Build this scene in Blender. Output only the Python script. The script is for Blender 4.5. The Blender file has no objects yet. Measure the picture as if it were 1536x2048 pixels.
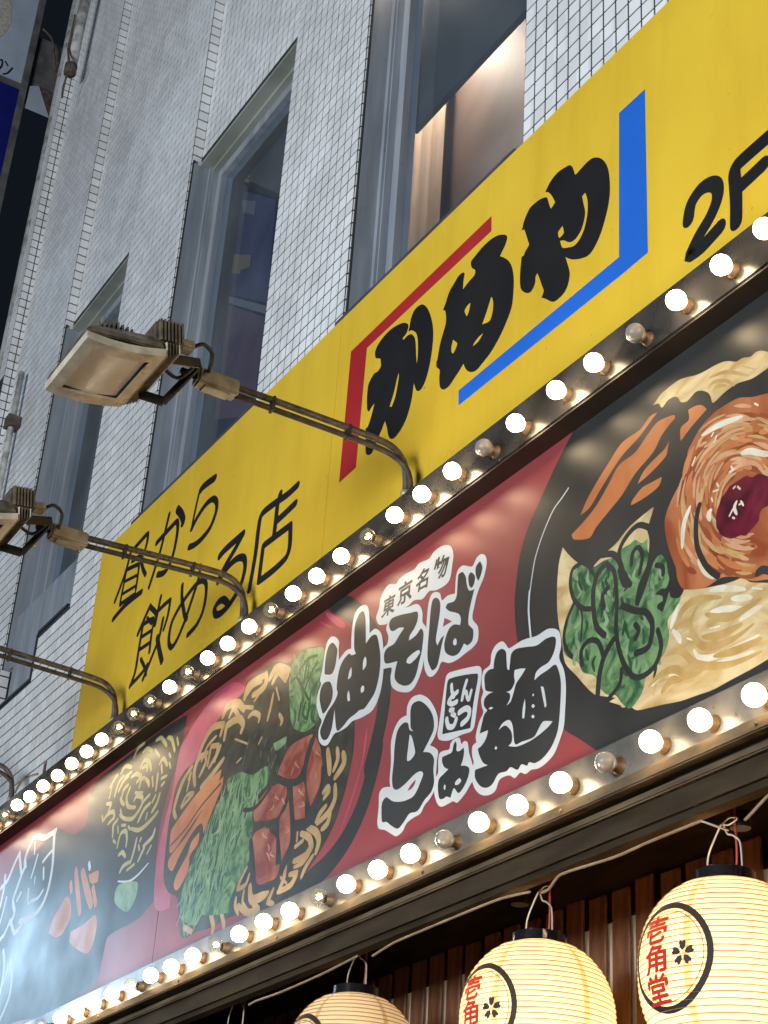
import bpy, bmesh, math, random
import numpy as np
from mathutils import Matrix, Vector
from mathutils.geometry import tessellate_polygon
random.seed(7)
R = math.radians
sc = bpy.context.scene
COL = sc.collection

# ------------------------------------------------------------------ camera
CAM = Vector((0.0, -1.8, 1.5))
F = 3418.767
EX = Vector((0.51364584, -0.39658444, -0.76084738))     # rows: world axes seen in camera axes (x right, y down, z forward)
EY = Vector((0.85593533, 0.29836024, 0.42232201))
EZ = Vector((0.05952027, -0.8681601, 0.49270213))
M = Matrix((EX, EY, EZ))
cam_d = bpy.data.cameras.new("camera")
cam = bpy.data.objects.new("camera", cam_d); COL.objects.link(cam)
right = M @ Vector((1, 0, 0)); up = M @ Vector((0, -1, 0)); back = M @ Vector((0, 0, -1))
rot = Matrix((right, up, back)).transposed().to_4x4()
cam.matrix_world = Matrix.Translation(CAM) @ rot
cam_d.sensor_fit = 'HORIZONTAL'; cam_d.sensor_width = 36.0
cam_d.lens = F / 1536 * 36
cam_d.clip_start = 0.05; cam_d.clip_end = 500
sc.camera = cam

# ------------------------------------------------------------------ world, light, exposure
w = bpy.data.worlds.new("World"); sc.world = w; w.use_nodes = True
bg = w.node_tree.nodes["Background"]
bg.inputs[0].default_value = (0.30, 0.42, 0.62, 1); bg.inputs[1].default_value = 0.018
vs = sc.view_settings
vs.view_transform = 'Standard'; vs.look = 'None'; vs.gamma = 1; vs.use_curve_mapping = False
vs.exposure = 0.0
sc.cycles.use_denoising = True
sc.cycles.max_bounces = 8; sc.cycles.transparent_max_bounces = 12
sc.cycles.sample_clamp_indirect = 6.0
sc.cycles.caustics_reflective = False; sc.cycles.caustics_refractive = False

def area_light(name, loc, target, size, power, color, size_y=None):
    d = bpy.data.lights.new(name, 'AREA'); d.energy = power; d.color = color
    d.shape = 'RECTANGLE'; d.size = size; d.size_y = size_y or size
    o = bpy.data.objects.new(name, d); COL.objects.link(o)
    o.location = loc
    o.rotation_euler = (Vector(target) - Vector(loc)).to_track_quat('-Z', 'Y').to_euler()
    return o
STREET_FILL = (-0.8, -7.4, 2.7)
area_light("street_lamp_light", STREET_FILL, (-3.2, 0, 4.2), 3.2, 720, (0.86, 0.93, 1.0), 1.8)  # added panel, stands in for the storefront light opposite
SHOP_LAMP = (-13.4, -2.68, 4.96)
area_light("shop_lamp_light", SHOP_LAMP, (-5.6, 0, 3.2), 0.40, 115, (0.52, 0.77, 1.0), 0.9)

# ------------------------------------------------------------------ helpers
def ray(x, y):
    return M @ Vector((x - 768, y - 1024, F))
def W(x, y, Y):                      # the place on the plane Y that this line of sight meets
    r = ray(x, y); t = (Y - CAM.y) / r.y
    return CAM + r * t
def WX(x, y, X):
    r = ray(x, y); t = (X - CAM.x) / r.x
    return CAM + r * t
def tag(o, label=None, cat=None, group=None, kind=None):
    if label: o['label'] = label
    if cat: o['category'] = cat
    if group: o['group'] = group
    if kind: o['kind'] = kind
    return o
def empty(name, loc=(0, 0, 0), label=None, cat=None, group=None, kind=None):
    o = bpy.data.objects.new(name, None); COL.objects.link(o); o.location = loc
    o.empty_display_size = 0.05
    return tag(o, label, cat, group, kind)
def link(name, me, mat, parent=None):
    o = bpy.data.objects.new(name, me); COL.objects.link(o)
    if mat is not None and not me.materials: me.materials.append(mat)
    if parent is not None:
        o.parent = parent
        p = parent.location.copy()
        if parent.parent: p = p + parent.parent.location
        o.location = -p if me.get('world') else (0, 0, 0)
        if me.get('world') and parent.parent: o.location = -parent.location - parent.parent.location
    return o
def mesh(name, vs_, fs, mat=None, parent=None, smooth=False, world=True):
    me = bpy.data.meshes.new(name); me.from_pydata([tuple(v) for v in vs_], [], fs); me.update()
    if world: me['world'] = 1
    if smooth:
        for p in me.polygons: p.use_smooth = True
    return link(name, me, mat, parent)
def bm_obj(name, bm, mat, parent=None, smooth=False, world=True, bevel=0):
    if bevel:
        bmesh.ops.bevel(bm, geom=list(bm.edges), offset=bevel, segments=2, affect='EDGES', clamp_overlap=True)
    me = bpy.data.meshes.new(name); bm.to_mesh(me); bm.free()
    if world: me['world'] = 1
    if smooth:
        for p in me.polygons: p.use_smooth = True
    return link(name, me, mat, parent)
def box_bm(bm, x0, x1, y0, y1, z0, z1, mx=None):
    c = Vector(((x0 + x1) / 2, (y0 + y1) / 2, (z0 + z1) / 2))
    m = Matrix.Translation(c) @ Matrix.Diagonal((abs(x1 - x0), abs(y1 - y0), abs(z1 - z0), 1))
    if mx is not None: m = mx @ m
    return bmesh.ops.create_cube(bm, size=1, matrix=m)
def box(name, x0, x1, y0, y1, z0, z1, mat, parent=None, bevel=0, mx=None):
    bm = bmesh.new(); box_bm(bm, x0, x1, y0, y1, z0, z1, mx)
    return bm_obj(name, bm, mat, parent, bevel=bevel)
def catmull(pts, n=4, closed=True):
    P = [Vector(p) for p in pts]; N = len(P); out = []
    if N < 3: return P
    rng = range(N) if closed else range(N - 1)
    for i in rng:
        if closed: p0, p1, p2, p3 = P[i - 1], P[i], P[(i + 1) % N], P[(i + 2) % N]
        else: p0, p1, p2, p3 = P[max(i - 1, 0)], P[i], P[i + 1], P[min(i + 2, N - 1)]
        # keep sharp corners sharp
        def tang(a, b, c):
            u = (b - a); v = (c - b)
            if u.length < 1e-9 or v.length < 1e-9: return Vector((0,) * len(b))
            if u.normalized().dot(v.normalized()) < 0.1: return Vector((0,) * len(b))
            return (c - a) * 0.5
        t1 = tang(p0, p1, p2); t2 = tang(p1, p2, p3)
        L = (p2 - p1).length
        if t1.length > L: t1 = t1 * (L / t1.length)
        if t2.length > L: t2 = t2 * (L / t2.length)
        for k in range(n):
            s = k / n
            out.append((2*s**3 - 3*s**2 + 1) * p1 + (s**3 - 2*s**2 + s) * t1 + (-2*s**3 + 3*s**2) * p2 + (s**3 - s**2) * t2)
    if not closed: out.append(P[-1])
    return out
def tube(name, pts, r, mat, parent=None, seg=10, smooth_n=5, world=True):
    P = catmull([Vector(p) for p in pts], smooth_n, closed=False) if smooth_n > 1 else [Vector(p) for p in pts]
    vs_, fs = [], []
    T0 = (P[1] - P[0]).normalized()
    n = T0.orthogonal().normalized()
    for i, p in enumerate(P):
        T = ((P[min(i + 1, len(P) - 1)] - P[max(i - 1, 0)])).normalized()
        n = (n - T * n.dot(T)).normalized(); b = T.cross(n)
        rr = r[i] if isinstance(r, (list, tuple)) else r
        for k in range(seg):
            a = 2 * math.pi * k / seg
            vs_.append(p + (n * math.cos(a) + b * math.sin(a)) * rr)
    for i in range(len(P) - 1):
        for k in range(seg):
            fs.append((i*seg + k, i*seg + (k+1) % seg, (i+1)*seg + (k+1) % seg, (i+1)*seg + k))
    fs.append(tuple(range(seg))[::-1]); fs.append(tuple((len(P)-1)*seg + k for k in range(seg)))
    return mesh(name, vs_, fs, mat, parent, smooth=True, world=world)
def lathe(prof, seg=32):
    vs_, fs = [], []
    for (r, z) in prof:
        for k in range(seg):
            a = 2 * math.pi * k / seg
            vs_.append((r * math.cos(a), r * math.sin(a), z))
    for i in range(len(prof) - 1):
        for k in range(seg):
            fs.append((i*seg + k, i*seg + (k+1) % seg, (i+1)*seg + (k+1) % seg, (i+1)*seg + k))
    return vs_, fs

# ------------------------------------------------------------------ materials
def new_mat(name):
    m = bpy.data.materials.new(name); m.use_nodes = True
    nt = m.node_tree; b = nt.nodes["Principled BSDF"]
    return m, nt, b
def noise_mat(name, c1, c2, scale=8, rough=0.5, detail=4, stretch=(1, 1, 1), metallic=0.0, bump=0.0, bscale=60, coat=0.0,
              coat_rough=0.2, ramp=(0.35, 0.65), rough_var=0.0, dist=0.0, spec=0.5, rotz=0.0, rot=(0, 0, 0)):
    m, nt, b = new_mat(name)
    tc = nt.nodes.new('ShaderNodeTexCoord'); mp = nt.nodes.new('ShaderNodeMapping')
    mp.inputs['Scale'].default_value = stretch; mp.inputs['Rotation'].default_value = rot
    no = nt.nodes.new('ShaderNodeTexNoise'); no.inputs['Scale'].default_value = scale; no.inputs['Detail'].default_value = detail
    no.inputs['Distortion'].default_value = dist
    rp = nt.nodes.new('ShaderNodeValToRGB')
    rp.color_ramp.elements[0].position, rp.color_ramp.elements[1].position = ramp
    rp.color_ramp.elements[0].color = (*c1, 1); rp.color_ramp.elements[1].color = (*c2, 1)
    L = nt.links.new
    L(tc.outputs['Object'], mp.inputs['Vector']); L(mp.outputs[0], no.inputs['Vector']); L(no.outputs['Fac'], rp.inputs[0]); L(rp.outputs[0], b.inputs['Base Color'])
    b.inputs['Roughness'].default_value = rough; b.inputs['Metallic'].default_value = metallic
    b.inputs['Coat Weight'].default_value = coat; b.inputs['Coat Roughness'].default_value = coat_rough
    b.inputs['Specular IOR Level'].default_value = spec
    if rough_var:
        n2 = nt.nodes.new('ShaderNodeTexNoise'); n2.inputs['Scale'].default_value = scale * 0.7; n2.inputs['Detail'].default_value = 6
        mr = nt.nodes.new('ShaderNodeMapRange'); mr.inputs[1].default_value = .3; mr.inputs[2].default_value = .7
        mr.inputs[3].default_value = rough - rough_var; mr.inputs[4].default_value = rough + rough_var
        L(mp.outputs[0], n2.inputs['Vector']); L(n2.outputs['Fac'], mr.inputs[0]); L(mr.outputs[0], b.inputs['Roughness'])
    if bump:
        n3 = nt.nodes.new('ShaderNodeTexNoise'); n3.inputs['Scale'].default_value = bscale; n3.inputs['Detail'].default_value = 3
        bp = nt.nodes.new('ShaderNodeBump'); bp.inputs['Strength'].default_value = bump; bp.inputs['Distance'].default_value = 0.002
        L(tc.outputs['Object'], n3.inputs['Vector']); L(n3.outputs['Fac'], bp.inputs['Height']); L(bp.outputs[0], b.inputs['Normal'])
    return m
def flat(name, c, rough=0.5, metallic=0.0, **k):
    return noise_mat(name, tuple(x * 0.88 for x in c), tuple(min(1, x * 1.1) for x in c), scale=6, rough=rough, metallic=metallic, **k)

MT = {}
# white glazed mosaic tiles: each tile has its own slight tone, dirt washes over in runs
def tile_material():
    m, nt, b = new_mat("white_glazed_tile"); L = nt.links.new
    tc = nt.nodes.new('ShaderNodeNewGeometry')
    sn = nt.nodes.new('ShaderNodeVectorMath'); sn.operation = 'SNAP'; sn.inputs[1].default_value = (0.048, 0.5, 0.048)
    wn = nt.nodes.new('ShaderNodeTexWhiteNoise'); wn.noise_dimensions = '3D'
    L(tc.outputs['Position'], sn.inputs[0]); L(sn.outputs[0], wn.inputs['Vector'])
    mr = nt.nodes.new('ShaderNodeMapRange'); mr.inputs[3].default_value = 0.76; mr.inputs[4].default_value = 0.92
    L(wn.outputs['Value'], mr.inputs[0])
    mp = nt.nodes.new('ShaderNodeMapping'); mp.inputs['Scale'].default_value = (1.2, 1.2, 0.8)
    no = nt.nodes.new('ShaderNodeTexNoise'); no.inputs['Scale'].default_value = 2.5; no.inputs['Detail'].default_value = 7
    L(tc.outputs['Position'], mp.inputs[0]); L(mp.outputs[0], no.inputs['Vector'])
    rp = nt.nodes.new('ShaderNodeValToRGB'); rp.color_ramp.elements[0].position = .34; rp.color_ramp.elements[1].position = .6
    rp.color_ramp.elements[0].color = (.84, .84, .83, 1); rp.color_ramp.elements[1].color = (1, 1, 1, 1)
    L(no.outputs['Fac'], rp.inputs[0])
    mx = nt.nodes.new('ShaderNodeMix'); mx.data_type = 'RGBA'; mx.blend_type = 'MULTIPLY'; mx.inputs[0].default_value = 1
    L(mr.outputs[0], mx.inputs[6]); L(rp.outputs[0], mx.inputs[7]); L(mx.outputs[2], b.inputs['Base Color'])
    b.inputs['Roughness'].default_value = 0.28
    return m
MT['tile'] = tile_material()
MT['grout'] = noise_mat("dark_grout", (.012, .014, .018), (.028, .031, .036), 12, .9)
MT['alu'] = noise_mat("grey_window_aluminium", (.25, .275, .315), (.36, .39, .43), 3, .42, stretch=(6, 6, .6), metallic=.1, bump=.1)
MT['alu_soffit'] = noise_mat("dusty_greenish_soffit", (.22, .235, .20), (.33, .345, .30), 5, .6)
MT['seal'] = flat("black_seal", (.02, .022, .025), .7)
MT['trim_dark'] = noise_mat("dark_flashing", (.045, .05, .06), (.08, .085, .095), 7, .5, bump=.15)
MT['yellow'] = noise_mat("yellow_sign_face", (.69, .445, .036), (.78, .52, .044), 1.7, .30, detail=6, bump=.05, bscale=25, rough_var=.06)
def add_streaks(m, amt=.82, sc_=(9, 1, .7)):
    nt = m.node_tree; b = nt.nodes['Principled BSDF']; src = b.inputs['Base Color'].links[0].from_socket; L = nt.links.new
    tc = nt.nodes.new('ShaderNodeTexCoord'); mp = nt.nodes.new('ShaderNodeMapping'); mp.inputs['Scale'].default_value = sc_
    no = nt.nodes.new('ShaderNodeTexNoise'); no.inputs['Scale'].default_value = 2.2; no.inputs['Detail'].default_value = 8; no.inputs['Roughness'].default_value = .65
    rp = nt.nodes.new('ShaderNodeValToRGB'); rp.color_ramp.elements[0].position = .30; rp.color_ramp.elements[1].position = .52
    rp.color_ramp.elements[0].color = (amt, amt * .97, amt * .9, 1); rp.color_ramp.elements[1].color = (1, 1, 1, 1)
    n2 = nt.nodes.new('ShaderNodeTexNoise'); n2.inputs['Scale'].default_value = 55; n2.inputs['Detail'].default_value = 2
    r2 = nt.nodes.new('ShaderNodeValToRGB'); r2.color_ramp.elements[0].position = .235; r2.color_ramp.elements[1].position = .27
    r2.color_ramp.elements[0].color = (.55, .5, .45, 1); r2.color_ramp.elements[1].color = (1, 1, 1, 1)
    mx = nt.nodes.new('ShaderNodeMix'); mx.data_type = 'RGBA'; mx.blend_type = 'MULTIPLY'; mx.inputs[0].default_value = 1
    m2 = nt.nodes.new('ShaderNodeMix'); m2.data_type = 'RGBA'; m2.blend_type = 'MULTIPLY'; m2.inputs[0].default_value = 1
    L(tc.outputs['Object'], mp.inputs[0]); L(mp.outputs[0], no.inputs['Vector']); L(no.outputs['Fac'], rp.inputs[0]); L(tc.outputs['Object'], n2.inputs['Vector']); L(n2.outputs['Fac'], r2.inputs[0])
    L(src, mx.inputs[6]); L(rp.outputs[0], mx.inputs[7]); L(mx.outputs[2], m2.inputs[6]); L(r2.outputs[0], m2.inputs[7]); L(m2.outputs[2], b.inputs['Base Color'])
add_streaks(MT['yellow'], .92, (4, 1, .5))
MT['black_vinyl'] = noise_mat("black_vinyl", (.014, .014, .015), (.02, .02, .02), 4, .32)
MT['blue_vinyl'] = noise_mat("blue_vinyl", (.02, .13, .56), (.026, .155, .66), 3, .32)
MT['red_vinyl'] = noise_mat("red_vinyl", (.36, .022, .024), (.43, .03, .03), 3, .32)
SG = dict(rough=.40, rough_var=.05, bump=.03, bscale=14)
MT['s_red'] = noise_mat("sign_red_paint", (.215, .036, .040), (.275, .052, .055), 2.2, **SG)
MT['s_black'] = noise_mat("sign_black_paint", (.024, .024, .023), (.038, .037, .035), 5, **SG)
MT['s_soup'] = noise_mat("sign_dark_soup_paint", (.02, .022, .016), (.055, .048, .03), 22, detail=8, **SG)
MT['s_white'] = noise_mat("sign_white_paint", (.52, .54, .54), (.62, .63, .62), 4, **SG)
MT['s_cream'] = noise_mat("noodle_cream_paint", (.42, .27, .09), (.66, .52, .29), 7, detail=5, dist=1.6, stretch=(1.0, 1, 2.6), rot=(0, .35, 0), ramp=(.3, .62), **SG)
MT['s_cream_hi'] = noise_mat("noodle_highlight_paint", (.60, .52, .36), (.74, .70, .58), 20, **SG)
MT['s_ochre'] = noise_mat("noodle_ochre_paint", (.40, .25, .08), (.52, .34, .13), 20, **SG)
MT['s_orange'] = noise_mat("bamboo_orange_paint", (.42, .13, .04), (.55, .21, .075), 9, detail=5, dist=.6, **SG)
MT['s_tan'] = noise_mat("noodle_tan_paint", (.36, .22, .09), (.48, .32, .15), 16, **SG)
MT['s_yolk'] = noise_mat("egg_orange_brown_paint", (.26, .055, .018), (.50, .19, .075), 5.5, detail=10, dist=1.5, stretch=(1.2, 1, .9), ramp=(.34, .68), **SG)
MT['s_beet'] = noise_mat("dark_crimson_paint", (.055, .003, .01), (.17, .01, .03), 14, detail=6, dist=1, **SG)
MT['s_green'] = noise_mat("leek_green_paint", (.025, .085, .035), (.17, .29, .12), 18, detail=5, dist=2.0, ramp=(.36, .62), **SG)
MT['s_green2'] = noise_mat("leek_pale_green_paint", (.10, .20, .09), (.26, .37, .19), 22, detail=4, **SG)
MT['s_greend'] = noise_mat("leek_dark_green_paint", (.015, .05, .02), (.03, .09, .035), 22, detail=4, **SG)
MT['s_meat'] = noise_mat("meat_brown_red_paint", (.20, .035, .022), (.42, .15, .09), 13, detail=8, dist=1.2, ramp=(.35, .72), **SG)
MT['s_fat'] = noise_mat('meat_fat_paint', (.36, .16, .11), (.50, .27, .19), 16, **SG)
MT['s_rust'] = noise_mat('egg_rust_paint', (.22, .045, .018), (.32, .085, .03), 16, **SG)
MT['s_peach'] = noise_mat('egg_peach_paint', (.50, .24, .12), (.62, .36, .20), 16, **SG)
MT['s_pink'] = noise_mat("pink_rim_paint", (.36, .05, .09), (.50, .12, .17), 5, **SG)
MT['s_noodle_y'] = noise_mat("noodle_yellow_green_paint", (.38, .32, .10), (.50, .43, .18), 16, **SG)
MT['seam'] = flat("seam_shadow_gap", (.01, .005, .005), .8)  # near-black filler in the joint between the sign panels
MT['strip'] = noise_mat("grimy_dark_metal_strip", (.04, .038, .036), (.12, .11, .10), 9, .27, detail=8, metallic=.55, bump=.15, bscale=18, rough_var=.09)
MT['strip_low'] = noise_mat("grimy_grey_metal_strip", (.075, .073, .067), (.17, .16, .145), 9, .33, detail=8, metallic=.15, bump=.12, bscale=18, rough_var=.09)
MT['lip'] = noise_mat("dark_brown_lip", (.022, .013, .008), (.045, .028, .018), 6, .55)
MT['wood_trim'] = noise_mat("weathered_brown_trim", (.085, .058, .032), (.17, .12, .068), 7, .72, spec=.15, detail=7, stretch=(1, 6, 6), bump=.4, bscale=40)
MT['wood_dark'] = noise_mat("dark_brown_fascia", (.026, .018, .010), (.05, .035, .02), 6, .75, spec=.12, stretch=(1, 5, 5), bump=.2)
MT['slat'] = noise_mat("reddish_wood_slat", (.085, .034, .016), (.19, .08, .036), 9, .55, detail=6, stretch=(5, 5, .7), bump=.3, bscale=50)
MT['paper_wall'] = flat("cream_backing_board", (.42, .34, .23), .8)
_b = MT['paper_wall'].node_tree.nodes['Principled BSDF']; _b.inputs['Emission Color'].default_value = (1, .78, .5, 1); _b.inputs['Emission Strength'].default_value = .06  # faint glow put into the board so the slat gaps read as lit
add_streaks(MT['strip_low'], .6, (3, 1, 2)); add_streaks(MT['alu'], .75, (7, 7, .8)); add_streaks(MT['wood_trim'], .55, (2, 5, 5))
MT['pipe'] = noise_mat("rusty_painted_pipe", (.03, .022, .017), (.11, .085, .065), 55, .42, detail=8, bump=.5, bscale=260, rough_var=.12)
MT['cable'] = noise_mat("black_rubber_cable", (.012, .011, .010), (.05, .035, .026), 60, .6, bump=.3, bscale=300)
MT['lamp_cast'] = noise_mat("bronze_cast_aluminium", (.10, .085, .065), (.24, .205, .15), 40, .42, detail=7, metallic=.55, bump=.35, bscale=160, rough_var=.1)
MT['lamp_rim'] = noise_mat("worn_bronze_rim", (.42, .37, .28), (.66, .60, .47), 26, .32, detail=7, metallic=.15, bump=.2, bscale=90, rough_var=.1)
MT['lamp_black'] = flat("black_bracket_paint", (.022, .022, .021), .4)
MT['zinc'] = noise_mat("dusty_zinc_box", (.33, .29, .23), (.52, .46, .37), 30, .45, detail=6, metallic=.35, bump=.25, bscale=120)
MT['socket'] = flat("brown_bulb_socket", (.17, .105, .055), .5, metallic=.3)
MT['wire'] = flat("pale_wire", (.55, .49, .40), .45)
MT['cord'] = noise_mat("tan_vinyl_cord", (.22, .15, .08), (.34, .24, .14), 20, .6)
MT['red_wire'] = flat("red_wire", (.40, .05, .03), .5)
MT['cap'] = flat("gloss_black_cap", (.010, .010, .013), .12, coat=.6, coat_rough=.05)
MT['lan_black'] = flat("lantern_black_ink", (.030, .018, .015), .7)
MT['lan_red'] = flat("lantern_red_ink", (.62, .02, .008), .7)
MT['conduit'] = noise_mat("dirty_white_pipe", (.30, .29, .26), (.58, .58, .55), 16, .5, detail=8, ramp=(.38, .55))
MT['rust'] = noise_mat("rusty_steel", (.07, .045, .03), (.16, .12, .09), 30, .8)
MT['steel'] = noise_mat("grey_sign_frame", (.09, .09, .088), (.17, .17, .165), 14, .55, detail=6)
MT['sg_white'] = flat("projecting_sign_white", (.44, .50, .60), .5)
MT['sg_blue'] = flat("projecting_sign_blue", (.004, .008, .16), .4)
MT['sg_ink'] = flat("projecting_sign_ink", (.01, .01, .02), .5)
MT['sg_noodle'] = noise_mat("projecting_sign_noodles", (.42, .37, .30), (.62, .58, .52), 60, .5)
MT['dark_room'] = flat("dark_room", (.03, .034, .038), .9)
MT['blind'] = flat("dark_roller_blind", (.016, .022, .026), .6)
MT['brown_wall'] = noise_mat("copper_brown_wall", (.19, .125, .095), (.27, .185, .14), 2.5, .6, detail=5, dist=.5)
MT['cream_wall'] = noise_mat("cream_curtain", (.68, .52, .38), (.78, .61, .46), 8, .7, stretch=(6, 6, .3))
MT['poster_blue'] = flat("navy_poster", (.028, .030, .065), .6)  # colours of the painted sign reflections in window two
MT['poster_red'] = flat("maroon_poster", (.085, .040, .045), .6)
MT['poster_ochre'] = flat("ochre_print", (.17, .12, .05), .6)
MT['poster_grey'] = flat("grey_print", (.13, .13, .12), .6)
MT['asphalt'] = noise_mat("asphalt", (.04, .04, .042), (.06, .06, .06), 60, .85, bump=.4)

def glass_pane_mat(name, tint=(.9, .95, 1), rough=.03, dirt=.04):
    m, nt, b = new_mat(name); L = nt.links.new
    nt.nodes.remove(b); out = nt.nodes["Material Output"]
    tr = nt.nodes.new('ShaderNodeBsdfTransparent'); tr.inputs[0].default_value = (*tint, 1)
    gl = nt.nodes.new('ShaderNodeBsdfGlossy'); gl.inputs['Roughness'].default_value = rough
    fr = nt.nodes.new('ShaderNodeFresnel'); fr.inputs[0].default_value = 1.5
    ge = nt.nodes.new('ShaderNodeNewGeometry'); ml = nt.nodes.new('ShaderNodeMath'); ml.operation = 'SUBTRACT'; ml.use_clamp = True
    L(fr.outputs[0], ml.inputs[0]); L(ge.outputs['Backfacing'], ml.inputs[1])
    mx = nt.nodes.new('ShaderNodeMixShader'); L(ml.outputs[0], mx.inputs[0]); L(tr.outputs[0], mx.inputs[1]); L(gl.outputs[0], mx.inputs[2])
    df = nt.nodes.new('ShaderNodeBsdfDiffuse'); df.inputs[0].default_value = (.45, .5, .55, 1)
    no = nt.nodes.new('ShaderNodeTexNoise'); no.inputs['Scale'].default_value = 3; no.inputs['Detail'].default_value = 6
    tc = nt.nodes.new('ShaderNodeTexCoord'); L(tc.outputs['Object'], no.inputs['Vector'])
    mr = nt.nodes.new('ShaderNodeMapRange'); mr.inputs[1].default_value = .35; mr.inputs[2].default_value = .7; mr.inputs[3].default_value = dirt * .6; mr.inputs[4].default_value = dirt * 1.4
    L(no.outputs['Fac'], mr.inputs[0])
    m2 = nt.nodes.new('ShaderNodeMixShader'); L(mr.outputs[0], m2.inputs[0]); L(mx.outputs[0], m2.inputs[1]); L(df.outputs[0], m2.inputs[2])
    L(m2.outputs[0], out.inputs[0])
    return m
MT['glass'] = glass_pane_mat("window_glass", dirt=.06)
MT['lens'] = noise_mat("floodlight_lens_and_reflector", (.86, .80, .66), (.95, .90, .78), 18, .22, detail=5, metallic=.0, bump=.08, bscale=30, rough_var=.08)
def emit_mat(name, color, strength):
    m, nt, b = new_mat(name)
    b.inputs['Base Color'].default_value = (*color, 1)
    b.inputs['Emission Color'].default_value = (*color, 1); b.inputs['Emission Strength'].default_value = strength
    return m
MT['bulb_on'] = emit_mat("lit_bulb_glass", (1.0, .76, .46), 31.0)
MT['filament'] = emit_mat("glowing_filament", (1.0, .72, .34), 55.0)
MT['bulb_clear'] = glass_pane_mat("clear_bulb_glass", (1, .97, .9), .02, .06)
def frosted():
    m, nt, b = new_mat("unlit_bulb_glass")
    b.inputs['Base Color'].default_value = (.55, .50, .42, 1); b.inputs['Roughness'].default_value = .12
    b.inputs['Transmission Weight'].default_value = .55; b.inputs['IOR'].default_value = 1.3
    return m
MT['bulb_off'] = frosted()
def paper_mat(name, col, tr):
    m, nt, b = new_mat(name); L = nt.links.new; out = nt.nodes["Material Output"]
    b.inputs['Base Color'].default_value = (*col, 1); b.inputs['Roughness'].default_value = .75
    t = nt.nodes.new('ShaderNodeBsdfTranslucent'); t.inputs[0].default_value = (*col, 1)
    tc = nt.nodes.new('ShaderNodeTexCoord'); no = nt.nodes.new('ShaderNodeTexNoise'); no.inputs['Scale'].default_value = 25; no.inputs['Detail'].default_value = 6
    L(tc.outputs['Object'], no.inputs['Vector'])
    mr = nt.nodes.new('ShaderNodeMapRange'); mr.inputs[3].default_value = tr - .08; mr.inputs[4].default_value = tr + .08
    L(no.outputs['Fac'], mr.inputs[0])
    mx = nt.nodes.new('ShaderNodeMixShader'); L(mr.outputs[0], mx.inputs[0]); L(b.outputs[0], mx.inputs[1]); L(t.outputs[0], mx.inputs[2]); L(mx.outputs[0], out.inputs[0])
    return m
MT['paper'] = paper_mat("lantern_paper", (.92, .78, .54), .6)
MT['paper_rib'] = paper_mat("lantern_rib_paper", (.55, .37, .17), .4)
MT['paper_seam'] = paper_mat("lantern_seam_paper", (.72, .50, .27), .45)

# ------------------------------------------------------------------ ground (out of frame, but the street is there)
box('ground', -40, 30, -30, 12, -0.3, 0, MT['asphalt'])['kind'] = 'structure'

# ================================================================== TILED BUILDING
YP = 0.036        # pilaster face
YS = 0.080        # spandrel face
TP = 0.048        # tile pitch
bld = empty('tiled_building', (-4.5, 0.2, 0), 'white mosaic tiled building facade with tall grey framed windows behind the yellow sign', 'building')
ZTOP = 9.4
SOF = 6.11        # window head
pil = [(-2.722, 3.0), (-4.195, -3.635), (-5.72, -5.115), (-7.21, -6.505)]
gaps = [(-3.635, -2.722, 5.30 + .8), (-5.115, -4.195, SOF), (-6.505, -5.72, SOF)]
# backing masses
for a, b in pil: box('wall', a, b, YP + .0011, .20, 2.9, ZTOP, MT['grout'], bld)
for a, b, z in gaps: box('wall', a + .001, b - .001, YS + .0011, .20, z, ZTOP, MT['grout'], bld)
box('wall', -5.114, -4.196, YS + .0011, .20, 2.9, 4.20, MT['grout'], bld)
box('wall', -3.634, -2.723, YS + .0011, .20, 2.9, 4.20, MT['grout'], bld)
wb = bmesh.new()
box_bm(wb, -6.05, -5.721, YP + .0011, .20, 2.9, 4.345); box_bm(wb, -6.45, -6.0501, YP + .0011, .20, 2.9, 4.143); box_bm(wb, -6.504, -6.4501, YP + .0011, .20, 2.9, 4.143)
bm_obj('wall', wb, MT['grout'], bld)
box('wall', -7.306, -7.2101, -.0189, .20, 2.9, ZTOP, MT['grout'], bld)

# tiles
TV = []; h = TP / 2 - .0029; bv = .0009; th = .005
for (s, y) in ((h, 0.0009), (h - bv, -0.0007)):
    TV += [(-s, y, -s), (s, y, -s), (s, y, s), (-s, y, s)]
TF = [(4, 5, 6, 7)] + [(i, (i + 1) % 4, 4 + (i + 1) % 4, 4 + i) for i in range(4)]
tiles = []   # (centre, facing) facing 0 = front, 1 = +X
def grid(x0, x1, z0, z1, Y, anchor_right=True):
    n = int(round((x1 - x0) / TP)); p = (x1 - x0) / n
    k0 = int(math.floor(z0 / TP)); k1 = int(math.ceil(z1 / TP))
    for k in range(k0, k1):
        zc = (k + .5) * TP
        if zc < z0 or zc > z1: continue
        for i in range(n):
            tiles.append((x0 + (i + .5) * p, Y, zc, 0, p / TP))
def col(x, y0, y1, z0, z1):
    k0 = int(math.floor(z0 / TP)); k1 = int(math.ceil(z1 / TP))
    n = max(1, int(round((y1 - y0) / TP))); p = (y1 - y0) / n
    for k in range(k0, k1):
        zc = (k + .5) * TP
        if zc < z0 or zc > z1: continue
        for i in range(n): tiles.append((x, y0 + (i + .5) * p, zc, 1, p / TP))
grid(-2.722, -1.2, 4.25, ZTOP, YP); grid(-4.195, -3.635, 4.25, ZTOP, YP)
grid(-5.72, -5.115, 4.25, ZTOP, YP); grid(-5.72, -5.115, 3.2, 4.25, YP); grid(-7.21, -6.505, 3.2, ZTOP, YP)
grid(-7.306, -7.2105, 6.2, ZTOP, -.020)
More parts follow.
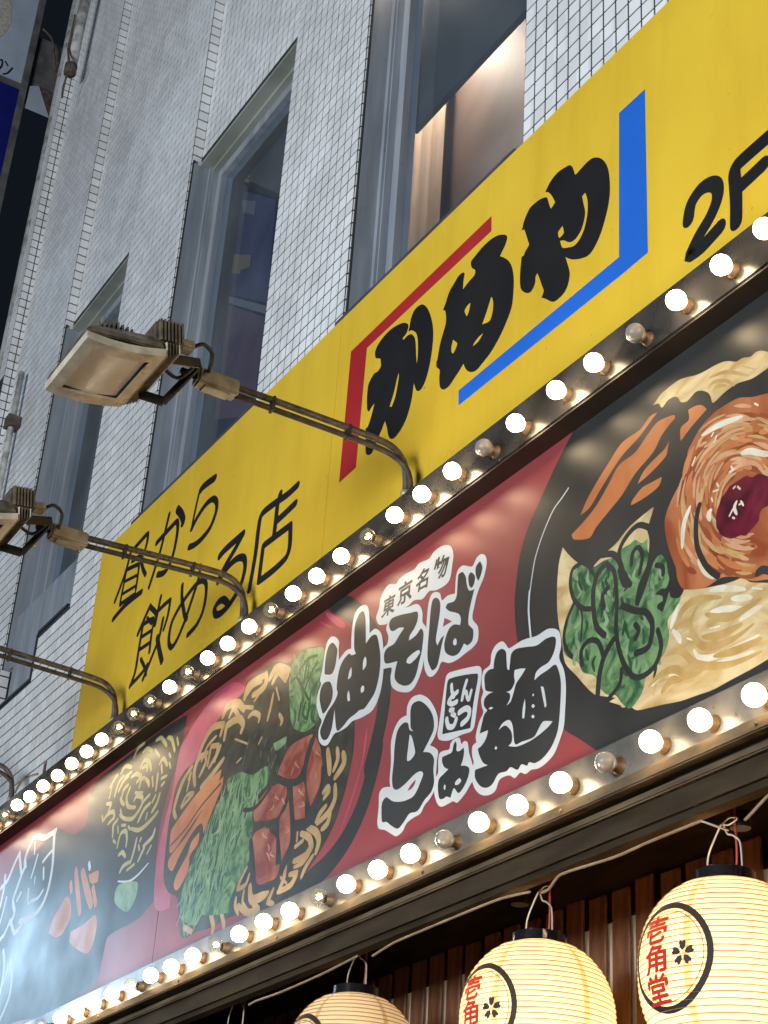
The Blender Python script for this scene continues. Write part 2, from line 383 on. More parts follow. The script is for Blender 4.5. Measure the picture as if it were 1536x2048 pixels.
grid(-5.115, -4.195, SOF + .02, ZTOP, YS); grid(-6.505, -5.72, SOF + .02, ZTOP, YS); grid(-3.635, -2.722, 6.13, ZTOP, YS)
grid(-6.05, -5.72, 3.2, 4.335, YP); grid(-6.505, -6.05, 3.2, 4.13, YP)
for x, zt in ((-3.635, ZTOP), (-5.115, ZTOP), (-6.505, ZTOP)): col(x + .0015, YP, YS + .002, 4.15 if x > -6 else 4.13, zt)
col(-7.210 + .001, -.020, YP + .02, 4.1, ZTOP)
def seen(t):
    r = Vector((t[0], t[1], t[2])) - CAM; c = M.transposed() @ r
    u = 768 + F * c.x / c.z; v = 1024 + F * c.y / c.z
    hid = (t[0] > -5.33 and t[2] < 4.38) or t[2] < 3.48
    return (0 < u < 1536 and 0 < v < 2048 and not hid), c.z
rank = sorted([(seen(t)[1], i) for i, t in enumerate(tiles) if seen(t)[0]])
near = set(i for _, i in rank[:298])
tme = bpy.data.meshes.new('tile'); tme.from_pydata(TV, [], TF); tme.update(); tme.materials.append(MT['tile'])
av, af = [], []
rr = random.Random(3)
for i, (x, y, z, fc, sx) in enumerate(tiles):
    if i in near:
        o = bpy.data.objects.new('tile', tme); COL.objects.link(o); o.parent = bld
        o.location = Vector((x, y, z)) - bld.location
        o.scale = (sx, 1, 1)
        o.rotation_euler = (rr.uniform(-.006, .006), 0, (R(90) if fc else 0) + rr.uniform(-.006, .006))
    else:
        n = len(av); ta = rr.uniform(-.008, .008); tb = rr.uniform(-.008, .008)
        for v in TV:
            vx, vy, vz = v[0] * sx, v[1] + ta * v[0] + tb * v[2], v[2]
            av.append((x + vx, y + vy, z + vz) if not fc else (x - vy, y + vx, z + vz))
        af += [tuple(n + k for k in f) for f in TF]
mesh('tile_field', av, af, MT['tile'], bld)['kind'] = 'stuff'

# windows: reveal liner, frame, pane, things inside
def window(x0, x1, z0, z1, label, inner=None):
    yf = 0.165
    bm = bmesh.new()
    box_bm(bm, x0, x0 + .012, YP + .010, yf, z0, z1 - .0165)          # left jamb
    box_bm(bm, x0 + .012, x0 + .030, YP + .075, yf, z0, z1)
    box_bm(bm, x1 - .012, x1, YS + .010, yf, z0, z1)
    fr = bm_obj('window', bm, MT['alu'], bld); fr['label'] = label
    bm = bmesh.new()
    box_bm(bm, x0 + .012, x1 - .012, YS - .006, yf, z1 - .016, z1 - .002); box_bm(bm, x0 + .030, x1 - .012, YP + .085, yf - .001, z1 - .034, z1 - .0165)
    bm_obj('head_soffit', bm, MT['alu_soffit'], fr)
    box('seal', x0 - .001, x0 + .0115, YP + .006, YP + .0135, z0, z1, MT['seal'], fr)
    bm = bmesh.new()
    box_bm(bm, x0 + .030, x0 + .075, yf - .02, yf + .03, z0, z1 - .031); box_bm(bm, x1 - .06, x1 - .013, yf - .02, yf + .03, z0, z1 - .031)
    box_bm(bm, x0 + .0755, x1 - .0605, yf - .02, yf + .03, z1 - .075, z1 - .031)
    box_bm(bm, x0 + .0755, x1 - .0605, yf - .02, yf + .03, z0, z0 + .05)
    box_bm(bm, x0 + .030, x0 + .036, yf - .045, yf - .0205, z0, z1 - .031)
    bm_obj('frame', bm, MT['alu'], fr)
    box('pane', x0 + .0755, x1 - .0605, yf + .003, yf + .009, z0 + .0505, z1 - .0755, MT['glass'], fr)
    return fr
w1 = window(-3.635, -2.722, 4.30, 6.09, 'tall window with a warm lit room behind the glass, nearest the yellow sign\'s middle')
w2 = window(-5.115, -4.195, 4.30, SOF, 'tall window with faint navy and maroon posters behind the glass')
w3 = window(-6.505, -5.72, 4.345, SOF, 'dark window furthest from the camera with a grey metal panel at its foot')
# rooms behind
def room(x0, x1, z0, z1, y1, mat, name='room'):
    bm = bmesh.new()
    box_bm(bm, x0, x1, y1, y1 + .05, z0, z1); box_bm(bm, x0 - .05, x0, .205, y1 + .05, z0, z1); box_bm(bm, x1, x1 + .05, .205, y1 + .05, z0, z1)
    box_bm(bm, x0 - .05, x1 + .05, .205, y1 + .05, z1, z1 + .05); box_bm(bm, x0 - .05, x1 + .05, .205, y1 + .05, z0 - .05, z0)
    return bm_obj(name, bm, mat, bld)
room(-6.2, -4.22, 4.1, 6.4, 1.6, MT['dark_room']); room(-7.9, -6.28, 4.1, 6.4, 1.4, MT['dark_room']); 
room(-4.15, -1.9, 3.9, 6.3, .60, MT['brown_wall'])
# room 1 interior: blind, cream curtain, brown panel
box('roller_blind', -3.60, -2.73, .205, .225, 5.222, 6.2, MT['blind'], bld)
box('brown_panel', W(893, 300, .50).x, -2.2, .50, .52, 4.0, 6.25, MT['brown_wall'], bld)
bm = bmesh.new()
xa, xb = -4.14, W(893, 300, .46).x
n = 14; vs_ = []; fs = []
for i in range(n + 1):
    x = xa + (xb - xa) * i / n; y = .455 + .008 * math.sin(i * 2.1)
    vs_ += [(x, y, 4.0), (x, y, 6.25)]
fs = [(2*i, 2*i+2, 2*i+3, 2*i+1) for i in range(n)]
bm.free()
mesh('curtain', vs_, fs, MT['cream_wall'], bld, smooth=True)
area_light('room_ceiling_lamp_light', (-3.75, .27, 6.0), (-3.9, .44, 4.6), .08, 21, (1.0, .78, .58), .5)
area_light('room_wall_lamp_light', (-2.2, .33, 5.4), (-3.3, .43, 4.9), .10, 1.2, (1.0, .80, .62), .3)
# painted sheets behind window 2, standing in for reflected street signs
def poly_on(name, pts, Y, mat, parent, smooth=False, y_thick=0):
    P = [W(x, y, Y) for x, y in pts]
    return mesh(name, P, [tuple(range(len(P)))], mat, parent)
YG = .26
pb = poly_on('poster', [(482, 380), (552, 400), (534, 606), (458, 588)], YG, MT['poster_blue'], bld); pb['label'] = 'navy poster behind the glass'
poly_on('poster_print', [(468, 508), (502, 510), (500, 534), (482, 540), (480, 548), (462, 546)], YG - .003, MT['poster_ochre'], pb)
poly_on('poster_print', [(484, 400), (512, 402), (508, 430), (486, 424)], YG - .003, MT['poster_grey'], pb)
pr = poly_on('poster', [(457, 610), (530, 634), (505, 830), (428, 840)], YG, MT['poster_red'], bld); pr['label'] = 'maroon poster behind the glass'
poly_on('poster_print', [(458, 592), (533, 612), (531, 628), (457, 606)], YG - .003, MT['poster_grey'], bld)
# dark flashing along the window feet, just above the yellow sign
for a, b in ((-3.634, -2.724), (-5.114, -4.197)):
    box('flashing', a, b, .012, .20, 4.36, 4.418, MT['trim_dark'], bld, bevel=.002)
# grey metal panel below window 3
pn = [(-6.50, 4.60), (-5.74, 4.60), (-5.74, 4.352), (-6.05, 4.352), (-6.05, 4.150), (-6.45, 4.150), (-6.45, 4.352), (-6.50, 4.352)]
vs_ = [(x, .072, z) for x, z in pn] + [(x, .085, z) for x, z in pn]
k = len(pn); fs = [tuple(range(k)), tuple(range(2*k - 1, k - 1, -1))] + [(i, (i+1) % k, k + (i+1) % k, k + i) for i in range(k)]
mesh('metal_panel', vs_, fs, MT['alu'], bld)
for a, b, c, d in ((-6.05, -5.74, 4.337, 4.349), (-6.062, -6.05, 4.138, 4.337), (-6.45, -6.0625, 4.138, 4.149)):
    box('seal', a, b, .030, .071, c, d, MT['seal'], bld)
box('corner_trim', -7.345, -7.309, -.03, .1, 4.0, ZTOP, MT['conduit'], bld)

# drain pipe and conduit at the far end
dp = empty('drain_pipe', (-7.47, -.06, 7.9), 'dirty white drain pipe at the top left corner of the tiled wall', 'pipe')
tube('pipe_run', [W(143, 130, -.06), W(158, 60, -.06), W(184, -60, -.06)], .030, MT['conduit'], dp, smooth_n=1)
tube('rusty_collar', [W(139, 148, -.06), W(143, 130, -.06)], .034, MT['rust'], dp, smooth_n=1)
tube('wire', [W(150, 30, -.1), W(142, 70, -.1), W(136, 100, -.1), W(140, 130, -.1), W(128, 170, -.08), W(124, 195, -.08)], .006, MT['rust'], dp)
cd = empty('conduit', (-7.34, 0, 5.5), 'white conduit with a square clamp on the far end of the tiled wall', 'pipe')
a = W(44, 745, 0.0); b = W(-20, 985, 0.0)
tube('pipe_run', [(a.x, 0, a.z), (a.x, 0, 5.6), (a.x, 0, 4.6)], .015, MT['conduit'], cd, smooth_n=1)
box('clamp', a.x - .030, a.x + .030, -.030, .03, a.z - .32, a.z - .26, MT['rust'], cd)

# ================================================================== FLAT PRINT HELPERS
class Layer:
    """thin coats of paint or vinyl on a board at plane Y; every coat sits a hair in front of the one before"""
    def __init__(s, Y, parent, step=0.000005, start=0.00006): s.Y = Y; s.parent = parent; s.step = step; s.d = start
    def nxt(s): s.d += s.step; return s.Y - s.d
    def poly(s, name, pts, mat, holes=(), tf=None, smooth=True, parent=None, n=4):
        y = s.nxt()
        def conv(ps):
            q = [tf(*p) for p in ps] if tf else list(ps)
            q = [W(px, py, s.Y) for px, py in q]
            q = [Vector((p.x, p.z)) for p in q]
            return catmull(q, n) if smooth else q
        loops = [conv(pts)] + [conv(hh) for hh in holes]
        tr = tessellate_polygon([[Vector((p.x, p.y, 0)) for p in l] for l in loops])
        vs_ = [(p.x, y, p.y) for l in loops for p in l]
        fs = []
        for t in tr:
            a, b, c = [Vector(vs_[i]) for i in t]
            nn = (b - a).cross(c - a)
            if nn.length < 1e-10: continue
            fs.append(tuple(t) if nn.y < 0 else tuple(t)[::-1])
        return mesh(name, vs_, fs, mat, parent or s.parent)
    def strokes(s, name, lines, mat, width, tf=None, parent=None, taper=0.0, smooth=True):
        vs_, fs = [], []
        for ln in lines:
            wd = width
            if isinstance(ln, tuple) and len(ln) == 2 and isinstance(ln[0], list): ln, wd = ln
            if name == 'letter_outline': wd = wd * 1.3
            li = getattr(s, 'li', 0); s.li = li + 1
            y = s.Y - s.d - .000002 * (li % 5) - .000005
            q = [tf(*p) for p in ln] if tf else list(ln)
            q = [W(px, py, s.Y) for px, py in q]; q = [Vector((p.x, p.z)) for p in q]
            P = catmull(q, 6, closed=False) if (smooth and len(q) > 2) else q
            N = len(P); base = len(vs_)
            for i, p in enumerate(P):
                t = (P[min(i+1, N-1)] - P[max(i-1, 0)])
                t = t.normalized() if t.length > 1e-9 else Vector((1, 0)); nn = Vector((-t.y, t.x))
                f = i / (N - 1); hw = wd / 2 * (1 - taper * (abs(2*f - 1) ** 2))
                yy = y - 5e-8 * i
                vs_ += [(p.x + nn.x*hw, yy, p.y + nn.y*hw), (p.x - nn.x*hw, yy, p.y - nn.y*hw)]
                if i: fs.append((base + 2*i - 2, base + 2*i - 1, base + 2*i + 1, base + 2*i))
            if taper < .9:
                for e, j, sg in ((P[0], 0, -1), (P[-1], N - 1, 1)):
                    q2 = P[1] if j == 0 else P[-2]
                    t = (e - q2).normalized() if (e - q2).length > 1e-9 else Vector((1, 0))
                    nn = Vector((-t.y, t.x)); hw = wd / 2 * (1 - taper); yy = y - 5e-8 * j
                    b0 = len(vs_)
                    for k in range(7):
                        a = math.pi * k / 6
                        vs_.append((e.x + nn.x*hw*math.cos(a) + t.x*hw*math.sin(a), yy, e.y + nn.y*hw*math.cos(a) + t.y*hw*math.sin(a)))
                    fs.append(tuple(range(b0, b0 + 7)))
        s.d += .000018
        o = mesh(name, vs_, fs, mat, parent or s.parent)
        if name not in ('letter',) and len(lines) > 1: o['kind'] = 'stuff'
        return o
def Z(x0, y0, sc_): return lambda x, y: (x0 + x / sc_, y0 + y / sc_)
_gl = {}
def glyph(ch, offset=0.0):
    if (ch, offset) in _gl: return _gl[(ch, offset)]
    c = bpy.data.curves.new('glyph', 'FONT'); c.body = ch; c.offset = offset; c.resolution_u = 4
    o = bpy.data.objects.new('glyph', c); COL.objects.link(o)
    me = bpy.data.meshes.new_from_object(o.evaluated_get(bpy.context.evaluated_depsgraph_get()))
    v = [(a.co.x, a.co.y) for a in me.vertices]; f = [tuple(p.vertices) for p in me.polygons]
    bpy.data.objects.remove(o); bpy.data.curves.remove(c); bpy.data.meshes.remove(me)
    xs = [a[0] for a in v]; ys = [a[1] for a in v]
    x0, x1, y0, y1 = min(xs), max(xs), min(ys), max(ys)
    v = [((a - x0) / (x1 - x0), (b - y0) / (y1 - y0)) for a, b in v]
    _gl[(ch, offset)] = (v, f); return v, f

# ================================================================== YELLOW SIGN
YY = 0.0
ZB, ZT = 3.50, 4.385
xl0, xl1 = W(207, 1115, 0).x, W(147, 1467, 0).x
ys = empty('yellow_sign', (-3.2, .0, 3.94), 'long yellow fascia sign with black lettering and red and blue corner stripes', 'sign')
for i, (a, b) in enumerate(((xl0 - .02, -3.565), (-3.5632, -1.2))):
    box('sign_board', a, b, 0, .03, 3.47, ZT, MT['yellow'], ys, bevel=.0015)
LY = Layer(0.0, ys)
A = Z(700, 560, 4.26667); B = Z(1020, 290, 6.025); T3 = Z(512, 512, 3.0); C9 = Z(950, 400, 6.144)
LY.poly('red_stripe', [(983, 432), (983, 462), (734, 696), (712, 935), (678, 966), (702, 703)], MT['red_vinyl'], smooth=False)
LY.poly('blue_stripe', [(1290, 178), (1296, 505), (1240, 552), (917, 811), (917, 781), (1238, 514), (1238, 226)], MT['blue_vinyl'], smooth=False)
ka = [(490,372),(455,365),(410,382),(350,420),(290,480),(240,550),(215,610),(215,650),(222,668),(258,672),(262,700),(262,740),(235,780),(205,800),(175,850),(155,900),(145,1000),(145,1080),(150,1115),(165,1118),(185,1085),(207,1055),(195,1110),(170,1200),(150,1255),(133,1265),(135,1330),(135,1480),(180,1485),(215,1415),(235,1360),(270,1280),(298,1205),(315,1260),(325,1320),(345,1355),(375,1350),(420,1300),(470,1210),(505,1110),(530,1000),(545,880),(560,930),(575,948),(605,935),(640,870),(670,770),(695,640),(710,500),(708,400),(690,310),(660,240),(620,208),(580,225),(545,265),(520,330),(508,395),(500,438),(522,430),(545,437),(565,455),(577,500),(580,570),(577,660),(570,712),(565,640),(562,560),(555,500),(535,468),(512,462),(485,480),(455,510),(452,492),(478,462),(493,425),(499,390)]
LY.poly('letter', ka, MT['black_vinyl'], holes=[[(415,795),(400,850),(375,960),(338,1080),(355,1083),(385,1000),(405,900),(417,820)]], tf=A)
me_px = [C9(*p) for p in [(340,425),(380,430),(395,455),(395,480),(370,560),(330,640),(308,692),(350,705),(410,745),(450,810),(470,900),(478,1000),(475,1100)]]
me_px += [A(*p) for p in [(1398,0),(1395,100),(1380,230),(1330,370),(1270,500),(1200,620),(1130,710),(1085,765),(1045,785),(1010,780),(985,755),(968,715),(930,780),(890,840),(850,900),(810,932),(780,930),(765,900),(762,830),(765,768),(740,745),(737,700),(745,680),(755,620),(770,540),(795,450),(815,380),(820,320),(812,262),(795,255),(815,200),(840,120),(880,30)]]
me_px += [T3(*p) for p in [(1170,200),(1215,120),(1250,100),(1245,150),(1242,200),(1280,150),(1310,115),(1315,85),(1295,70),(1290,35)]]
me_px += [C9(*p) for p in [(0,690),(100,570),(200,480),(280,435)]]
LY.poly('letter', me_px, MT['black_vinyl'], holes=[[A(*p) for p in q] for q in ([(1028,195),(1005,215),(978,265),(998,310),(1015,265)],[(1205,145),(1185,210),(1160,290),(1128,378),(1190,350),(1215,280),(1222,200),(1215,155)],[(1135,455),(1100,485),(1065,530),(1048,565),(1090,530),(1120,485)],[(880,510),(868,560),(865,600),(872,625),(885,620),(915,548),(900,525)])])
ya = [(1040,150),(990,160),(930,205),(860,280),(790,355),(770,310),(750,262),(720,243),(680,260),(600,310),(530,380),(470,470),(425,570),(460,570),(490,595),(520,640),(543,690),(497,765),(485,750),(465,690),(450,640),(430,630),(370,650),(300,700),(240,760),(195,850),(165,930),(150,1000),(135,1032),(172,1022),(190,1070),(215,1150),(228,1205),(190,1270),(165,1330),(140,1345),(135,1400),(125,1500),(120,1600),(125,1710),(150,1760),(205,1785),(250,1770),(285,1715),(305,1650),(308,1590),(330,1545),(350,1590),(380,1680),(405,1750),(400,1785),(378,1840),(430,1855),(490,1885),(540,1885),(610,1830),(660,1770),(700,1680),(720,1570),(715,1510),(690,1420),(668,1350),(710,1370),(770,1380),(850,1370),(930,1340),(990,1280),(1050,1170),(1100,1050),(1150,880),(1190,700),(1205,550),(1200,400),(1180,280),(1140,200),(1090,160)]
LY.poly('letter', ya, MT['black_vinyl'], tf=B, holes=[[(905,575),(870,620),(885,700),(905,800),(895,900),(860,1020),(800,1120),(745,1165),(700,1170),(650,1150),(605,1155),(630,1235),(700,1235),(770,1215),(830,1150),(880,1050),(915,930),(935,800),(935,680),(920,610)],[(633,975),(610,1005),(580,1055),(595,1120),(650,1060),(645,1020)]])
# small lettering, two lines, brushed as rounded strokes
K = Z(200, 920, 3.491)
bk = MT['black_vinyl']
LY.strokes('letter', [([(702,212),(720,188),(760,155),(802,125)], .030), ([(690,240),(672,320),(655,400),(640,480)], .017), ([(640,480),(680,400),(740,310),(790,272),(815,300),(808,370),(770,470),(710,550),(660,592),(622,608)], .024)], bk, .026, tf=K)
LY.strokes('letter', [([(395,580),(440,530),(500,465),(538,430),(542,490),(520,620),(490,720),(450,785),(402,800)], .024), ([(483,380),(455,500),(420,640),(380,770),(343,885)], .022), ([(542,345),(568,378),(582,420),(578,440)], .032)], bk, .026, tf=K)
LY.strokes('letter', [([(325,520),(215,645)], .022), ([(335,515),(330,570),(305,660)], .022), ([(215,640),(180,780),(105,985)], .022), ([(225,705),(310,650)], .02), ([(285,690),(300,760),(318,800)], .02),
    ([(180,770),(265,730),(272,745),(250,905)], .018), ([(185,775),(140,1005),(155,1000)], .018), ([(170,850),(258,805)], .014), ([(158,935),(248,880)], .014), ([(145,1005),(245,935)], .018), ([(92,1112),(180,1010),(290,920)], .024)], bk, .02, tf=K, smooth=True)
LY.strokes('letter', [([(835,672),(880,620),(1000,515)], .028), ([(1000,515),(950,610),(880,730),(825,840)], .026), ([(825,850),(900,740),(965,685),(1008,690),(1010,770),(975,890),(910,1000),(850,1065),(808,1080),(798,1040),(825,995),(862,975),(890,1000)], .025)], bk, .026, tf=K)
LY.strokes('letter', [([(1260,235),(1240,312),(1228,420),(1212,545)], .026), ([(1380,175),(1310,240),(1210,310),(1130,380),(1108,470),(1085,660),(1042,905)], .026), ([(1365,302),(1300,365),(1235,425)], .026), ([(1330,455),(1230,530),(1140,600),(1122,740),(1108,845)], .025), ([(1330,455),(1325,600),(1300,680),(1210,770),(1112,845)], .025)], bk, .026, tf=K)
LY.strokes('letter', [([(700,742),(688,830),(640,980),(590,1130),(540,1250),(500,1308),(480,1265),(500,1140),(560,1020),(640,905),(695,850),(735,850),(742,920),(720,1050),(675,1150),(612,1222)], .021), ([(575,875),(572,960),(590,1080),(605,1110)], .021)], bk, .022, tf=K)
LY.strokes('letter', [([(350,1020),(310,1110),(265,1215)], .022), ([(355,1030),(385,1060),(398,1090)], .02), ([(330,1105),(362,1140)], .016), ([(300,1150),(375,1110),(362,1200),(345,1340)], .018), ([(300,1150),(270,1330),(245,1480),(210,1580)], .02), ([(285,1240),(360,1190)], .015), ([(268,1330),(348,1275)], .016), ([(285,1390),(312,1450),(322,1500)], .016), ([(212,1575),(290,1490),(330,1430)], .018),
    ([(425,955),(405,1050),(385,1150)], .02), ([(405,1055),(450,1010),(492,975),(475,1080),(445,1180)], .019), ([(440,1110),(410,1250),(360,1380),(300,1530)], .02), ([(400,1240),(415,1330),(432,1405)], .026)], bk, .02, tf=K)
G2 = Z(1024, 0, 3.0)
LY.strokes('letter', [([(1058,1320),(1075,1225),(1130,1140),(1190,1105),(1230,1120),(1232,1190),(1190,1300),(1120,1420),(1068,1530),(1140,1480),(1248,1362)], .036)], bk, .036, tf=G2)
LY.strokes('letter', [([(1345,1335),(1345,1200),(1338,1090),(1335,1030),(1352,990),(1420,925),(1540,820)], .036), ([(1350,1135),(1420,1070),(1510,985)], .036)], bk, .036, tf=G2)

# ================================================================== MARQUEE SIGN
X0, X1 = -7.3, -1.2
rs = empty('marquee_sign', (-3.2, -.02, 3.05), 'long red noodle shop signboard with painted bowls between two rows of round bulbs', 'sign')
seamx = W(325, 1760, 0).x
for a, b in ((X0, seamx - .0015), (seamx + .0015, X1)):
    box('sign_panel', a, b, 0, .04, 2.60, 3.46, MT['s_red'], rs)
box('seam', seamx - .0014, seamx + .0014, .004, .02, 2.60, 3.46, MT['seam'], rs)
ZS = 3.437
TOPF = -.051
top_z = 3.585
bm = bmesh.new(); box_bm(bm, X0, X1, TOPF, -.0005, ZS + .001, 3.551)
bm_obj('bulb_strip', bm, MT['strip'], rs, bevel=.002)
box('lip', X0, X1, TOPF + .003, -.0002, ZS - .004, ZS, MT['lip'], rs)
box('bulb_strip', X0, X1, -.020, -.0002, 2.602, 2.683, MT['strip_low'], rs, bevel=.0015)
# timber trims under it
tb = empty('eave_trim', (-3.2, 0, 2.55), 'weathered brown stepped trim running below the signboard', 'trim')
box('moulding', X0, X1, -.034, .03, 2.577, 2.6015, MT['wood_trim'], tb, bevel=.003)
box('fascia', X0, X1, .004, .03, 2.50, 2.5765, MT['wood_dark'], tb)
box('moulding', X0, X1, -.014, .0035, 2.553, 2.568, MT['wood_trim'], tb, bevel=.003)
box('fascia', X0, X1, -.004, .0035, 2.513, 2.552, MT['wood_dark'], tb)
rsc = random.Random(11)
for i in range(9):
    x = -1.9 - i * .55 + rsc.uniform(-.1, .1)
    bm = bmesh.new(); bmesh.ops.create_uvsphere(bm, u_segments=10, v_segments=6, radius=.004, matrix=Matrix.Translation((x, -.0345, 2.589)) @ Matrix.Diagonal((1, .5, 1, 1)))
    bm_obj('screw', bm, MT['socket'] if i % 2 else MT['seal'], tb, smooth=True)

LP = Layer(0.0, rs)
S3 = Z(1024, 1024, 3.0); C1 = Z(1036, 690, 3.072); C2 = Z(1036, 1000, 3.072)
D1 = Z(330, 1200, 3.4133); D2 = Z(330, 1500, 3.4133); E1 = Z(0, 1450, 3.84); F1 = Z(0, 1700, 4.518)
# --- right bowl
bowlR = LP.poly('painted_bowl', [(1180,800),(1143,869),(1112,930),(1085,989),(1055,1058),(1040,1110),(1033,1160),(1029,1210),(1034,1274),(1050,1340),(1080,1400),(1110,1440),(1131,1461),(1157,1477),(1187,1497),(1240,1530),(1330,1560),(1560,1500),(1900,1300),(1900,500),(1500,560),(1300,700)], MT['s_black'])
bowlR['label'] = 'black bowl with noodles, leek, bamboo and egg'
def sub(par, name, pts, mat, tf, holes=()): return LP.poly(name, pts, mat, tf=tf, holes=holes, parent=par)
sub(bowlR, 'noodles', [(830,370),(855,335),(880,300),(940,250),(990,215),(1050,195),(1085,188),(1140,165),(1230,115),(1290,98),(1340,103),(1380,80),(1430,72),(1460,45),(1500,35),(1600,60),(1580,110),(1536,140),(1440,205),(1350,235),(1270,290),(1200,355),(1185,320),(1170,295),(1130,280),(1090,290),(1040,345),(1000,350),(985,325),(960,318),(920,340),(885,385),(865,360)], MT['s_cream'], C1)
sub(bowlR, 'noodles', [(275,290),(320,345),(370,385),(430,400),(480,380),(530,330),(600,270),(690,160),(835,40),(850,300),(900,440),(950,540),(1020,550),(1120,545),(1250,520),(1320,500),(1380,480),(1430,505),(1536,510),(1900,560),(1900,800),(1700,880),(1540,975),(1450,1030),(1300,1110),(1200,1165),(1100,1200),(1000,1235),(900,1255),(800,1278),(730,1292),(690,1270),(640,1275),(630,1262),(560,1240),(600,1215),(520,1205),(480,1200),(430,1160),(360,1080),(290,1000),(272,880),(245,720),(240,560),(250,400)], MT['s_cream'], C2)
lf = sub(bowlR, 'leek', [(470,410),(530,370),(590,350),(640,300),(690,270),(720,245),(760,265),(795,240),(803,330),(850,345),(885,335),(910,370),(930,480),(1000,590),(975,660),(920,740),(930,830),(905,930),(850,1010),(790,1080),(760,1190),(690,1280),(640,1250),(600,1200),(545,1195),(500,1150),(470,1080),(400,1060),(370,1000),(330,980),(280,930),(290,800),(300,750),(335,640),(330,540),(340,450),(380,400),(430,410)], MT['s_green'], C2)
g = random.Random(5)
LP.strokes('leek_highlight', [[(x, y), (x + g.uniform(-25, 25), y + g.uniform(30, 70)), (x + g.uniform(-30, 40), y + g.uniform(80, 120))] for x, y in [(g.uniform(360, 880), g.uniform(380, 1000)) for _ in range(34)]], MT['s_green2'], .0095, tf=C2, parent=bowlR, taper=.8)
LP.strokes('leek_shade', [[(x, y), (x + g.uniform(-20, 20), y + g.uniform(20, 60)), (x + g.uniform(-20, 30), y + g.uniform(70, 100))] for x, y in [(g.uniform(360, 860), g.uniform(380, 1020)) for _ in range(24)]], MT['s_greend'], .009, tf=C2, parent=bowlR, taper=.8)
sub(bowlR, 'brush_outline', [(800,0),(920,0),(905,60),(900,140),(920,270),(955,340),(968,440),(965,475),(1010,500),(1020,550),(990,600),(940,598),(930,560),(905,640),(890,690),(855,665),(860,640),(890,620),(885,590),(840,580),(880,545),(910,540),(930,480),(920,400),(880,335),(840,370),(815,440),(790,520),(765,590),(740,650),(718,640),(740,520),(790,400),(808,250),(795,190),(800,160),(835,45),(780,70),(600,235),(525,332),(560,320),(520,350),(470,400),(440,470),(430,420),(370,388),(280,290),(330,245),(440,235),(500,150),(600,0)], MT['s_black'], C2)
LP.strokes('brush_line', [([(380,395),(335,430),(322,520),(345,610),(395,665),(450,668)], .011), ([(340,645),(300,740),(282,850),(300,920),(330,960)], .010), ([(375,640),(395,720),(385,860)], .006), ([(545,390),(490,455),(462,570),(470,720),(490,790),(532,830)], .014),
    ([(540,392),(590,440),(605,560),(607,665)], .012), ([(552,540),(520,590),(528,660)], .013), ([(520,338),(580,332),(620,370),(640,430)], .014), ([(805,170),(740,155),(670,220),(622,320),(640,430),(690,520)], .013),
    ([(698,395),(705,325),(740,292),(765,345),(745,450)], .011), ([(640,650),(720,680),(785,690),(825,760),(812,880),(780,920),(725,940)], .014), ([(720,765),(742,800),(722,850)], .012), ([(605,690),(605,830),(640,980),(700,1078),(760,1085),(840,1020),(880,900),(858,800)], .012),
    ([(395,1010),(388,930),(430,868),(490,870),(522,950)], .012), ([(585,860),(530,960),(500,1080),(490,1200)], .015), ([(635,1040),(625,1130),(560,1215)], .010), ([(850,400),(888,412),(892,455)], .011), ([(620,430),(650,520),(680,520)], .010), ([(380,450),(375,510),(395,550)], .005)], MT['s_black'], .011, tf=C2, parent=bowlR)
for m_ in ([(855,415),(810,440),(750,520),(640,600),(560,720),(480,850),(420,960),(385,1045),(440,1000),(500,900),(560,800),(640,680),(740,570),(800,490)],
           [(960,430),(900,450),(850,480),(790,560),(720,660),(620,740),(560,850),(480,990),(400,1090),(330,1165),(345,1195),(440,1185),(480,1120),(560,1020),(640,920),(720,790),(830,660),(880,560),(930,490),(965,450)],
           [(930,590),(900,640),(820,720),(770,780),(735,855),(800,800),(860,740),(910,680),(920,640)], [(885,810),(820,845),(760,880),(700,960),(695,985),(760,950),(830,900),(870,860)],
           [(1045,400),(1090,375),(1130,370),(1160,395),(1120,440),(1060,510),(1000,590),(1000,510),(1050,460)]):
    sub(bowlR, 'bamboo_shoot', m_, MT['s_orange'], C1)
sub(bowlR, 'egg', [(1900,200),(1700,260),(1540,295),(1440,320),(1360,325),(1280,365),(1200,420),(1120,510),(1070,600),(1045,650),(1040,700),(1030,790),(980,880),(940,960),(905,1060),(905,1150),(930,1260),(970,1370),(980,1440),(1020,1500),(1150,1490),(1250,1430),(1350,1425),(1440,1450),(1540,1440),(1900,1430)], MT['s_yolk'], C1)
ge = random.Random(9)
def inegg(p): return p[0] > 930 + abs(p[1] - 1080) * .28 and 370 < p[1] < 1420 and p[0] > 1080 + (560 - p[1]) * .9
for nm_, mt_, cnt_, wd_ in (('egg_shade', 's_rust', 75, .012), ('egg_streak', 's_orange', 60, .012), ('egg_streak', 's_peach', 75, .008), ('egg_streak', 's_ochre', 26, .006)):
    EG = []
    while len(EG) < cnt_:
        rad = ge.uniform(.30, 1.0); a0 = ge.uniform(1.2, 5.4); da = ge.uniform(.12, .55) / rad ** .5; wob = ge.uniform(-.05, .05)
        l = [(1400 + 520*(rad + wob*k/3)*math.cos(a0 + da*k/3), 960 + 660*(rad + wob*k/3)*math.sin(a0 + da*k/3)) for k in range(4)]
        if all(inegg(p) for p in l): EG.append(l)
    LP.strokes(nm_, EG, MT[mt_], wd_, tf=C1, parent=bowlR, taper=.85)
